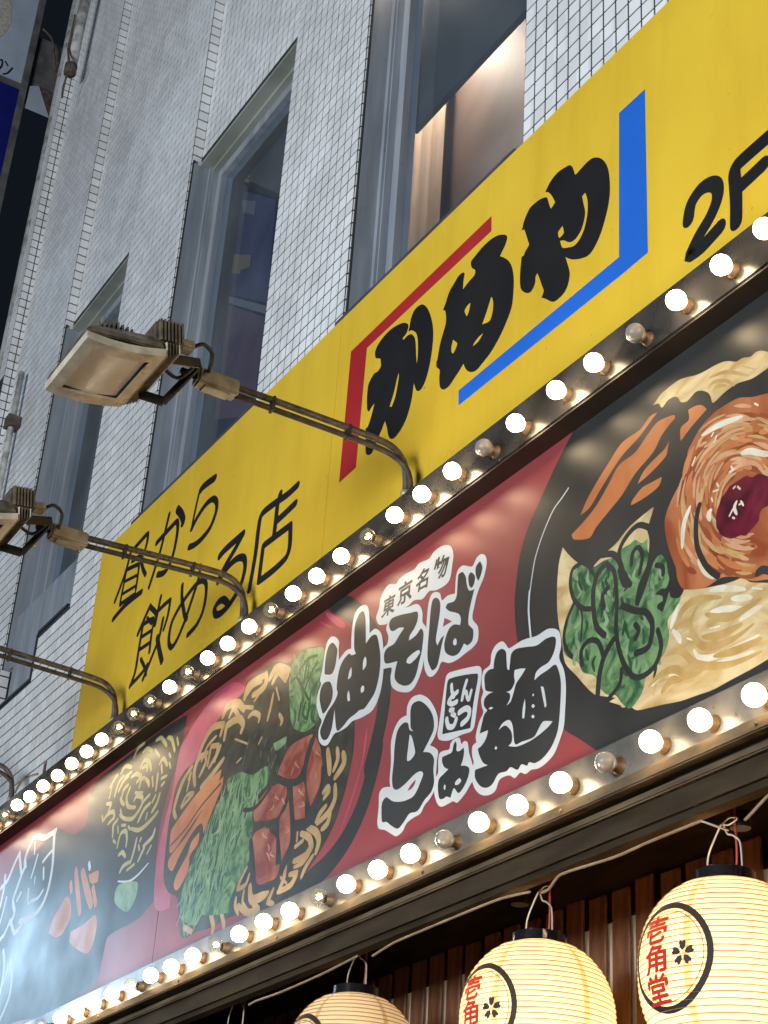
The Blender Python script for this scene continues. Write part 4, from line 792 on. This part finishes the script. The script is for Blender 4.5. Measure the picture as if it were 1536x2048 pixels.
sm = bpy.data.meshes.new('socket'); sm.from_pydata(vs_, [], fs); sm.update(); sm.materials.append(MT['socket'])
for p in sm.polygons: p.use_smooth = True
bm = bmesh.new()
for sx in (-.0055, .0055):
    bmesh.ops.create_uvsphere(bm, u_segments=10, v_segments=8, radius=.0042, matrix=Matrix.Translation((sx, 0, -.002)) @ Matrix.Diagonal((1.2, .7, 1, 1)))
fm = bpy.data.meshes.new('filament'); bm.to_mesh(fm); bm.free(); fm.materials.append(MT['filament'])
def bulb(px, py, state, face):
    p = W(px, py, face - .0325)
    key = {'on': 'bulb_on', 'clear': 'bulb_clear', 'off': 'bulb_off'}[state]
    o = bpy.data.objects.new('light_bulb', gm[key]); COL.objects.link(o); o.parent = rs
    o.location = p - rs.location
    o.rotation_euler = (R(90) + random.uniform(-.05, .05), random.uniform(-.05, .05), 0)     # local +Z points to the street
    s = bpy.data.objects.new('socket', sm); COL.objects.link(s); s.parent = o
    if state == 'clear':
        f_ = bpy.data.objects.new('filament', fm); COL.objects.link(f_); f_.parent = o
        o['label'] = 'clear bulb with its filament visible'
    if state == 'off': o['label'] = 'unlit bulb'
top = [(1612,380,'on'),(1528,457,'on'),(1442,530,'on'),(1352,600,'on'),(1271,666,'off'),(1187,725,'on'),(1112,780,'on'),(1031,846,'on'),(968,895,'off'),(904,942,'on'),(843,988,'on'),(789,1030,'on'),(735,1073,'clear'),(682,1112,'on'),(633,1152,'on'),(586,1187,'on'),(542,1220,'clear'),(498,1253,'on'),(455,1287,'on'),(415,1316,'on'),(375,1344,'clear'),(339,1374,'on'),(300,1402,'clear'),(266,1428,'clear'),(237,1455,'clear'),(203,1479,'on'),(173,1503,'on'),(143,1527,'on'),(115,1551,'on'),(86,1572,'on'),(59,1593,'on'),(34,1610,'on'),(9,1630,'clear'),(-14,1648,'on'),(-38,1664,'on')]
low = [(1620,1340,'on'),(1508,1390,'on'),(1399,1440,'on'),(1301,1483,'on'),(1211,1524,'off'),(1121,1565,'on'),(1034,1610,'on'),(957,1644,'on'),(889,1678,'off'),(820,1707,'on'),(755,1739,'on'),(692,1768,'on'),(637,1795,'clear'),(579,1822,'on'),(527,1844,'on'),(478,1868,'on'),(431,1891,'clear'),(385,1912,'on'),(342,1934,'on'),(301,1951,'on'),(263,1970,'clear'),(223,1988,'on'),(187,2006,'on'),(153,2022,'on'),(120,2036,'on'),(82,2052,'clear')]
for b_ in top: bulb(*b_, TOPF)
for b_ in low: bulb(*b_, -.020)

# ================================================================== FLOODLIGHTS ON ARMS
def floodlight(bx, yo, zo, yaw, label, full=True, bend=0.0):
    """arm rises from the top of the bulb strip at X=bx, bends out over the street; head hangs at its end"""
    r = empty('floodlight', (bx, -.036, 3.55), label, 'floodlight', 'floodlights on arms above the signboard')
    ends = [(bx, -.036, 3.545), (bx, -.038, 3.595), (bx, -.046, 3.642), (bx, -.075, 3.673), (bx, -.12, 3.683), (bx, -.28, 3.685), (bx, yo + .03, 3.683)]
    sh = lambda p, t: (p[0] + yaw * (-(p[1]) - .1) if p[1] < -.1 else p[0], p[1], p[2] + t)
    tube('arm', [sh(p, zo * max(0, -(p[1] + .12)) ) for p in ends], .0088, MT['pipe'], r, seg=12)
    low_ = [(bx + .024, -.037, 3.545), (bx + .022, -.040, 3.590), (bx + .015, -.052, 3.625), (bx + .006, -.085, 3.650), (bx + .002, -.13, 3.659), (bx, -.28, 3.661), (bx, yo + .03, 3.660)]
    tube('cable', [sh(p, zo * max(0, -(p[1] + .12))) for p in low_], .0072, MT['cable'], r, seg=10)
    for yt in (-.205, -.41):
        if yt < yo + .13: continue
        q = sh((bx, yt, 3.671), zo * -(yt + .12))
        box('tie', q[0] - .011, q[0] + .011, yt - .003, yt + .003, q[2] - .018, q[2] + .020, MT['cable'], r)
    tube('base_nut', [(bx, -.036, 3.5515), (bx, -.036, 3.567)], .014, MT['zinc'], r, smooth_n=1, seg=6)
    if not full: return r
    ex, ez = bx + yaw * (-yo - .1), 3.683 + zo * (-yo - .12)
    # junction box at the arm end
    mx = Matrix.Translation((ex, yo - .008, ez - .012))
    bm = bmesh.new(); box_bm(bm, -.020, .020, -.055, .050, -.020, .022, mx)
    bm_obj('junction_box', bm, MT['zinc'], r, bevel=.005)
    bm = bmesh.new(); box_bm(bm, -.014, .014, -.035, .030, -.0245, -.0202, mx)
    bm_obj('box_cover', bm, MT['lamp_rim'], r, bevel=.001)
    # head frame: origin at lens centre, local x along the wall, local y back to the wall, local z up; tipped to face the wall
    th_ = .141
    HC = Vector((ex + .0, yo - .277, ez - .082))
    H = Matrix.Translation(HC) @ Matrix.Rotation(-yaw * .4, 4, 'Z') @ Matrix.Rotation(th_, 4, 'X')
    wx, ly = .125, .092
    def crown(u): return -.010 * (1 - u * u)       # the front glass and rim bulge down a little
    # rim as a swept curved frame
    def frame_mesh(w0, w1, l0, l1, z0, z1, n=10):
        vs_, fs = [], []
        for i in range(n + 1):
            u = -1 + 2 * i / n; c = crown(u)
            for (sx, zz) in ((-w1, z1), (-w1, z0), (-w0, z0), (-w0, z1)): vs_.append(H @ Vector((sx, u * l1, zz + c)))
            for (sx, zz) in ((w0, z1), (w0, z0), (w1, z0), (w1, z1)): vs_.append(H @ Vector((sx, u * l1, zz + c)))
        for i in range(n):
            a = i * 8; b = a + 8
            for j in (0, 4):
                for k2 in range(4):
                    q = (k2 + 1) % 4
                    fs.append((a + j + k2, a + j + q, b + j + q, b + j + k2))
        for a in (0, n * 8):
            fs.append((a, a+1, a+2, a+3)); fs.append((a+4, a+5, a+6, a+7))
        o_ = len(vs_)
        for sgn in (-1, 1):
            ya_, yb_ = sgn * l0, sgn * l1
            b = len(vs_)
            for xx in (-w0 - .0006, w0 + .0006):
                for yy_ in (ya_, yb_):
                    for zz in (z0, z1): vs_.append(H @ Vector((xx, yy_, zz + crown(yy_ / l1) - (.0003 if zz == z0 else 0))))
            for f_ in ((0, 1, 3, 2), (4, 6, 7, 5), (0, 4, 5, 1), (2, 3, 7, 6), (0, 2, 6, 4), (1, 5, 7, 3)): fs.append(tuple(b + k2 for k2 in f_))
        return vs_, fs
    vs_, fs = frame_mesh(wx - .034, wx, ly - .026, ly, -.006, .012)
    rim = mesh('front_rim', vs_, fs, MT['lamp_rim'], r)
    # lens
    n = 10; vs_, fs = [], []
    for i in range(n + 1):
        u = -1 + 2 * i / n
        for sx in (-(wx - .033), (wx - .033)): vs_.append(H @ Vector((sx, u * (ly - .025), crown(u * .75) + .002)))
    fs = [(2*i, 2*i+2, 2*i+3, 2*i+1) for i in range(n)]
    mesh('lens', vs_, fs, MT['lens'], r, smooth=True)
    # dark gasket line round the lens
    gsk = bmesh.new()
    for a, b, c, d in ((-(wx-.034), -(wx-.036), -(ly-.026), ly-.026), (wx-.036, wx-.034, -(ly-.026), ly-.026), (-(wx-.034), wx-.034, ly-.028, ly-.026)):
        box_bm(gsk, a, b, c, d, -.0075, .0, H)
    bm_obj('gasket', gsk, MT['seal'], r)
    # body shell: tapered
    bm = bmesh.new()
    base = [(-wx+.004, -ly+.003), (wx-.004, -ly+.003), (wx-.004, ly-.003), (-wx+.004, ly-.003)]
    topq = [(-wx*.62, -ly*.62), (wx*.62, -ly*.62), (wx*.70, ly*.8), (-wx*.70, ly*.8)]
    lv = []
    for q, zz in ((base, .0122), (base, .026), (topq, .062)):
        lv.append([bm.verts.new(H @ Vector((x, y, zz))) for x, y in q])
    for i in range(2):
        for k2 in range(4): bm.faces.new((lv[i][k2], lv[i][(k2+1) % 4], lv[i+1][(k2+1) % 4], lv[i+1][k2]))
    bm.faces.new(lv[2]); bm.faces.new(lv[0][::-1])
    bm_obj('housing', bm, MT['lamp_cast'], r, bevel=.003)
    # cooling fins: along the wall-side edge
    for k2 in range(5):
        yy_ = ly + .003 + k2 * .0075
        bm = bmesh.new(); box_bm(bm, -wx + .004, wx - .004, yy_, yy_ + .0032, -.004 + k2 * .0035, .034, H)
        bm_obj('fin', bm, MT['lamp_rim'] if k2 % 4 == 0 else MT['lamp_cast'], r, bevel=.0008)
    box('fin_block', -wx + .010, wx - .010, ly - .003, ly + .036, .014, .030, MT['seal'], r, mx=H)
    # ridge fins on the back
    for k2 in range(8):
        yy_ = -.045 + k2 * .011
        bm = bmesh.new(); box_bm(bm, -.070, .075, yy_, yy_ + .004, .060, .086 - abs(k2 - 3.5) * .003, H)
        bm_obj('fin', bm, MT['lamp_cast'], r)
    # gear box behind the head
    bm = bmesh.new(); box_bm(bm, .035, .112, ly - .015, ly + .05, .036, .098, H); bm_obj('gear_box', bm, MT['lamp_cast'], r, bevel=.007)
    for k2 in range(7):
        bm = bmesh.new(); box_bm(bm, .1125, .117, ly - .008 + k2 * .0085, ly - .004 + k2 * .0085, .040, .094, H); bm_obj('fin', bm, MT['lamp_cast'], r)
    bm = bmesh.new(); box_bm(bm, .060, .098, ly + .051, ly + .085, .048, .070, H); bm_obj('cable_gland', bm, MT['zinc'], r, bevel=.004)
    # yoke bracket from both sides of the head to the junction box
    J = Vector((ex, yo - .055, ez - .006))
    pA = H @ Vector((-wx * .55, ly + .020, .004)); pB = H @ Vector((wx * .62, ly + .02, .02))
    mid = H @ Vector((-wx * .45, ly + .075, -.010)); mid2 = H @ Vector((wx * .45, ly + .115, .040))
    for P_ in ([pA, mid], [mid, mid2], [mid2, pB]):
        d = P_[1] - P_[0]; q = d.to_track_quat('X', 'Z').to_matrix().to_4x4()
        bm = bmesh.new(); box_bm(bm, 0, d.length, -.0035, .0035, -.012, .012, Matrix.Translation(P_[0]) @ q)
        bm_obj('yoke', bm, MT['lamp_black'], r, bevel=.001)
    tube('swivel_bolt', [J + Vector((0, .0, -.002)), J + Vector((0, -.045, -.004))], .009, MT['lamp_black'], r, smooth_n=1)
    bm = bmesh.new(); bmesh.ops.create_uvsphere(bm, u_segments=10, v_segments=8, radius=.006, matrix=Matrix.Translation(mid.lerp(mid2, .35) + Vector((0, .006, -.008))))
    bm_obj('bolt_head', bm, MT['wire'], r, smooth=True)
    # power cable loop
    g0 = H @ Vector((.08, ly + .084, .06))
    tube('cable_loop', [g0, g0 + Vector((.010, .022, .014)), g0 + Vector((.0, .050, .002)), g0 + Vector((-.02, .055, -.03)), J + Vector((.004, .012, .016))], .0048, MT['lamp_black'], r)
    tube('cable_loop', [H @ Vector((.03, ly + .03, .03)), H @ Vector((.02, ly + .075, .012)), H @ Vector((.06, ly + .10, .03))], .0045, MT['lamp_black'], r)
    return r
floodlight(-3.076, -.546, .0, .0, 'bronze floodlight on the nearest arm, whole head in view, above the large brush lettering')
floodlight(-3.946, -.565, -.07, .03, 'floodlight on the second arm, its head cut by the left edge of the photo')
floodlight(-4.86, -.68, .02, .03, 'floodlight arm third from the camera, only its pipe in view above the yellow sign end')
floodlight(-5.81, -.68, .02, .03, 'furthest floodlight arm, only its bent foot in view at the left edge')

# small rusty bracket on top of the strip, far left
rb = empty('rusty_bracket', (-5.2, -.03, 3.54), 'small rusty wire bracket poking above the far bulb strip', 'bracket')
p0 = W(92, 1520, -.03)
tube('rod', [W(30, 1585, -.04), W(45, 1560, -.05), W(75, 1548, -.05)], .004, MT['rust'], rb)
tube('rod', [W(92, 1522, -.04), W(88, 1545, -.04), W(87, 1560, -.04)], .005, MT['rust'], rb)

# ================================================================== SLAT WALL
sw = empty('slat_wall', (-3, .3, 2.3), 'dark reddish wooden slat wall under the eave behind the lanterns', 'wall')
pitch = .0785
sx0 = W(1215, 1772, .3).x
box('backing_board', -7.2, -1.0, .352, .37, 2.531, 3.0, MT['wood_dark'], sw)
box('paper_screen', -7.2, -1.0, .345, .36, 1.2, 2.530, MT['paper_wall'], sw)
slm = None
for i in range(-16, 56):
    xc = sx0 - i * pitch
    if not (-7 < xc < -1.2): continue
    if slm is None:
        bm = bmesh.new(); box_bm(bm, -.0285, .0285, -.004, .004, -.7, .7)
        bmesh.ops.bevel(bm, geom=list(bm.edges), offset=.002, segments=1, affect='EDGES')
        slm = bpy.data.meshes.new('slat'); bm.to_mesh(slm); bm.free(); slm.materials.append(MT['slat'])
    o = bpy.data.objects.new('slat', slm); COL.objects.link(o); o.parent = sw
    o.location = Vector((xc,   .336 + random.uniform(-.002, .002), 1.892 + random.uniform(-.004, .004))) - sw.location
# soffit above the slats
box('soffit', -7.2, -1.0, .031, .40, 2.78, 2.80, MT['wood_dark'], sw)

# ================================================================== LANTERNS
def lantern(cx, cy, ztop, Rr, Hh, lit, label, face=-84, power=14):
    r = empty('paper_lantern', (cx, cy, ztop), label, 'lantern', 'paper lanterns hung below the eave')
    capR = .35 * Rr
    def rad(t):               # t 0 top .. 1 bottom
        u = 2 * t - 1
        return capR * .92 + (Rr - capR * .92) * (1 - abs(u) ** 2.35) ** .62
    ribs = 30; vs_, fs = [], []; seg = 72
    rows = []
    for i in range(ribs * 4 + 1):
        t = i / (ribs * 4); fr = (i % 4) / 4
        rr_ = rad(t) - .0022 * math.sin(math.pi * fr)
        rows.append((max(rr_, .01), -.002 - t * Hh))
    vs_, fs = lathe(rows, seg)
    body = mesh('paper_body', vs_, fs, MT['paper'], None, smooth=True, world=False); body.parent = r
    body.data.materials.append(MT['paper_seam'])
    for p in body.data.polygons:
        a = math.degrees(math.atan2(p.center.y, p.center.x)) % 72
        if a < 5.2: p.material_index = 1
    rv, rf = [], []
    for i in range(1, ribs):
        t = i / ribs; rr_ = rad(t) + .0002; z = -.002 - t * Hh; b = len(rv)
        for k2 in range(seg):
            a = 2 * math.pi * k2 / seg
            for dr, dz in ((0, .0010), (.0011, 0), (0, -.0010)):
                rv.append(((rr_ + dr) * math.cos(a), (rr_ + dr) * math.sin(a), z + dz))
        for k2 in range(seg):
            q = (k2 + 1) % seg
            for j in (0, 1): rf.append((b + 3*k2 + j, b + 3*q + j, b + 3*q + j + 1, b + 3*k2 + j + 1))
    o = mesh('ribs', rv, rf, MT['paper_rib'], None, world=False); o.parent = r
    cv, cf = lathe([(capR - .004, -.004), (capR, -.002), (capR, .017), (capR - .004, .019), (capR - .007, .017), (capR - .007, -.003)], 40)
    o = mesh('cap', cv, cf, MT['cap'], None, smooth=False, world=False); o.parent = r
    cv, cf = lathe([(capR, -.004 - Hh), (capR, -.022 - Hh), (capR - .006, -.022 - Hh)], 40)
    o = mesh('bottom_ring', cv, cf, MT['cap'], None, world=False); o.parent = r
    # emblem, wrapped on the paper
    def wrap(u, v, e=.0018):
        t = min(.98, max(.02, -(v) / Hh)); rr_ = rad(t) + e
        a = R(face) + u / Rr
        return (rr_ * math.cos(a), rr_ * math.sin(a), v)
    vc = -Hh * .50
    def dec(name, quads, mat, e=.0018):
        vv, ff = [], []
        for q in quads:
            b = len(vv); vv += [wrap(u, v, e) for u, v in q]; ff.append(tuple(range(b, b + len(q))))
        o = mesh(name, vv, ff, mat, None, world=False); o.parent = r; return o
    def ring(ra, rb_, sx=1., sy=1., n=72, sub=1):
        out = []
        for i in range(n):
            a, b = 2*math.pi*i/n, 2*math.pi*(i+1)/n
            out.append([(ra*sx*math.cos(a), vc + ra*sy*math.sin(a)), (ra*sx*math.cos(b), vc + ra*sy*math.sin(b)), (rb_*sx*math.cos(b), vc + rb_*sy*math.sin(b)), (rb_*sx*math.cos(a), vc + rb_*sy*math.sin(a))])
        return out
    RE = Rr * .60
    dec('emblem_ring', ring(RE * .88, RE), MT['lan_black'])
    dec('emblem_ring', ring(RE * .815, RE * .83), MT['lan_black'])
    for ci, ch in enumerate('壱角堂'):
        gv, gf = glyph(ch, 0.0)
        bw, bh = RE * .56, RE * .50
        x0 = -RE * .50; y0 = vc + RE * (.25 - ci * .535)
        bmg = bmesh.new(); bvs = [bmg.verts.new((x0 + a * bw, y0 + b * bh, 0)) for a, b in gv]
        for f_ in gf:
            try: bmg.faces.new([bvs[k2] for k2 in f_])
            except ValueError: pass
        bmesh.ops.triangulate(bmg, faces=list(bmg.faces))
        for _ in range(2):
            bmesh.ops.subdivide_edges(bmg, edges=[e for e in bmg.edges if e.calc_length() > .006], cuts=1); bmesh.ops.triangulate(bmg, faces=list(bmg.faces))
        bmg.verts.ensure_lookup_table(); bmg.verts.index_update()
        vv, gf2 = [], []
        for q_, (du, dv) in enumerate(((0, 0), (.0016, 0), (-.0016, 0), (0, .0014), (0, -.0014), (.0012, .001), (-.0012, -.001))):
            b_ = len(vv); vv += [wrap(v_.co.x + du, v_.co.y + dv, .0022 + q_ * .00012) for v_ in bmg.verts]
            gf2 += [tuple(b_ + v_.index for v_ in f_.verts) for f_ in bmg.faces]
        bmg.free()
        o = mesh('character', vv, gf2, MT['lan_red'], None, world=False); o.parent = r
    fl = []
    cu, cw = RE * .42, vc - RE * .02
    for k2 in range(5):
        a = math.pi / 2 + k2 * 2 * math.pi / 5
        pts = []
        for (l, s_) in ((.05, -.012), (.10, -.055), (.19, -.070), (.235, -.040), (.20, 0), (.235, .040), (.19, .070), (.10, .055), (.05, .012)):
            pts.append((cu + RE * (l * math.cos(a) - s_ * math.sin(a)), cw + RE * (l * math.sin(a) + s_ * math.cos(a))))
        fl.append(pts)
    dec('flower_crest', fl, MT['lan_black'])
    # wire hanger
    zc = .026
    tube('hanger_wire', [(-capR * .85, 0, zc - .012), (-capR * .78, 0, zc + .030), (-capR * .35, 0, zc + .062), (-.004, 0, zc + .078)], .0016, MT['wire'], None, world=False).parent = r
    tube('hanger_wire', [(capR * .85, 0, zc - .012), (capR * .80, 0, zc + .035), (capR * .45, 0, zc + .052), (.010, 0, zc + .058), (.0, 0, zc + .080)], .0016, MT['wire'], None, world=False).parent = r
    tube('hanger_wire', [(0, 0, zc + .078), (.012, .004, zc + .086), (.03, .006, zc + .082), (.036, 0, zc + .076), (.018, -.004, zc + .070), (0, 0, zc + .078)], .0013, MT['wire'], None, world=False).parent = r
    tube('lamp_flex', [(capR * .35, .01, zc - .01), (capR * .42, .01, zc + .03), (capR * .3, .012, zc + .115)], .0022, MT['red_wire'], None, world=False).parent = r
    if power:
        d = bpy.data.lights.new('lantern_bulb_light', 'POINT'); d.energy = power; d.color = (1.0, .70, .38) if power > 2 else (1.0, .84, .64); d.shadow_soft_size = .03
        lo = bpy.data.objects.new('lantern_bulb_light', d); COL.objects.link(lo); lo.parent = r; lo.location = (0, 0, -Hh * .56)
    return r
yL = .07
c3 = W(1449, 1737, yL); c2 = W(1074, 1866, yL); c1 = W(712, 1975, yL); c0 = W(468, 2072, yL)
lantern(c3.x, yL, c3.z - .026, .146, .300, True, 'brightly lit paper lantern with a full round red lettered emblem, nearest the camera', power=4.0)
lantern(c2.x + .006, yL, c2.z - .024, .146, .300, True, 'brightly lit paper lantern between the dim one and the nearest one', power=4.0)
lantern(c1.x, yL, c1.z - .02, .146, .300, False, 'dim beige paper lantern at the bottom of the photo, left of the two bright ones', power=.75)  # low power: light added inside to brighten the unlit paper
lantern(c0.x, yL, c0.z, .146, .300, False, 'paper lantern below the frame, only its hanger wires in view', power=0)
cdv = empty('lantern_cord', (-3, .02, 2.5), 'tan vinyl cord looped along the lower edge of the brown trim', 'cord')
pts = []
for px, py in ((1640,1530),(1560,1570),(1500,1630),(1490,1640)): pts.append(W(px, py, .03))
tube('cord_run', pts, .0028, MT['cord'], cdv)
pts = [W(x, y, .0) for x, y in ((1402,1642),(1300,1683),(1230,1714),(1120,1750),(1098,1778),(1085,1784))]
tube('cord_run', pts, .0026, MT['cord'], cdv)
pts = [W(x, y, .0) for x, y in ((1060,1784),(1000,1798),(900,1838),(800,1880),(780,1890),(745,1912))]
tube('cord_run', pts, .0026, MT['cord'], cdv)
pts = [W(x, y, .0) for x, y in ((715,1912),(640,1950),(560,1985),(512,2002),(498,2010))]
tube('cord_run', pts, .0026, MT['cord'], cdv)
tube('tie_wire', [W(1402, 1642, .0), W(1440, 1655, .03), W(1456, 1660, .06)], .0018, MT['wire'], cdv)
for px, py in ((1480, 1640), (1040, 1795)):
    q = W(px, py, .1)
    bm = bmesh.new(); bmesh.ops.create_cone(bm, cap_ends=True, segments=16, radius1=.018, radius2=.015, depth=.03, matrix=Matrix.Translation(q))
    bm_obj('cord_socket', bm, MT['lamp_black'], cdv)

# ================================================================== PROJECTING SIGN (neighbour, top left)
XS = -7.75
ps = empty('projecting_sign', (XS, -.5, 8.6), 'neighbouring projecting sign, white and blue faces in a grey steel frame', 'sign')
def quadX(name, pts, X, mat, parent, dx=0):
    return mesh(name, [WX(x, y, X) for x, y in pts], [tuple(range(len(pts)))], mat, parent)
a = WX(86, 0, XS); zc_ = WX(35, 172, XS).z
yE = a.y
box('sign_face', XS - .10, XS, -1.3, yE - .022, zc_ + .02, 10.2, MT['sg_white'], ps)
bl = box('sign_face', XS - .10, XS - .0, -1.3, yE - .022, 6.5, zc_ - .02, MT['sg_blue'], ps); bl['label'] = 'deep blue lower face'
box('frame', XS - .12, XS + .012, yE - .022, yE + .018, 6.5, 10.2, MT['steel'], ps)
box('frame', XS - .12, XS + .010, -1.3, yE - .0225, zc_ - .0195, zc_ + .0195, MT['steel'], ps)
quadX('noodle_print', [(-30,-20),(10,-10),(24,10),(22,45),(14,62),(2,74),(-30,70)], XS + .002, MT['sg_noodle'], ps)
def sx_stroke(name, lines, X, w_):
    vs_, fs = [], []
    for ln in lines:
        P = catmull([WX(x, y, X) for x, y in ln], 4, closed=False) if len(ln) > 2 else [WX(x, y, X) for x, y in ln]
        b = len(vs_)
        for i, p in enumerate(P):
            t = (P[min(i+1, len(P)-1)] - P[max(i-1, 0)]).normalized(); nn = Vector((0, -t.z, t.y)) * w_ / 2
            vs_ += [p + nn, p - nn]
            if i: fs.append((b+2*i-2, b+2*i-1, b+2*i+1, b+2*i))
    return mesh(name, vs_, fs, MT['sg_ink'], ps)
sx_stroke('letter', [[(10,122),(16,132)], [(5,148),(15,146),(25,135)]], XS + .003, .010)
sx_stroke('letter', [[(-6,120),(4,119),(4,130),(-2,138)]], XS + .003, .010)
# bracket holding it
box('bracket', XS - .11, XS - .02, yE + .019, -.02 + .1, WX(75, 200, XS).z, WX(82, 70, XS).z, MT['steel'], ps)
mesh('bracket_plate', [WX(x, y, XS + .02) for x, y in ((60,172),(78,172),(98,236),(50,216))], [(0,1,2,3)], MT['sg_white'], ps)
mesh('bracket_plate', [WX(x, y, XS + .015) for x, y in ((78,172),(118,198),(98,236))], [(0,1,2)], MT['rust'], ps)
tube('loose_wire', [WX(86, 58, XS + .03), WX(104, 78, XS + .03), WX(108, 110, XS + .03), WX(112, 145, XS + .03), WX(124, 160, XS + .03), WX(128, 178, XS + .03)], .007, MT['rust'], ps)

# ================================================================== STREET LIGHTS (added light panel opposite, lamp further down the street)
def pole_light(loc, tgt, sx, sy, label):
    r = empty('street_lamp', (loc[0], loc[1], 0), label, 'street lamp')
    d = (Vector(tgt) - Vector(loc)).normalized(); q = d.to_track_quat('-Z', 'Y').to_matrix().to_4x4()
    H = Matrix.Translation(loc) @ q
    bm = bmesh.new(); box_bm(bm, -sx/2 - .04, sx/2 + .04, -sy/2 - .04, sy/2 + .04, .02, .12, H); bm_obj('lamp_head', bm, MT['steel'], r, bevel=.01)
    bk_ = Vector(loc) - d * .12
    tube('pole', [(bk_.x, bk_.y - .25, 0), (bk_.x, bk_.y - .25, loc[2] - .4), (bk_.x, bk_.y - .2, loc[2] - .05), bk_], .05, MT['steel'], r)
pole_light(STREET_FILL, (-3.2, 0, 4.2), 3.2, 1.8, 'cool white lit panel on a pole across the street')
pole_light(SHOP_LAMP, (-5.6, 0, 3.2), .35, .8, 'bluish white lamp further down the street that glints in the signboard')
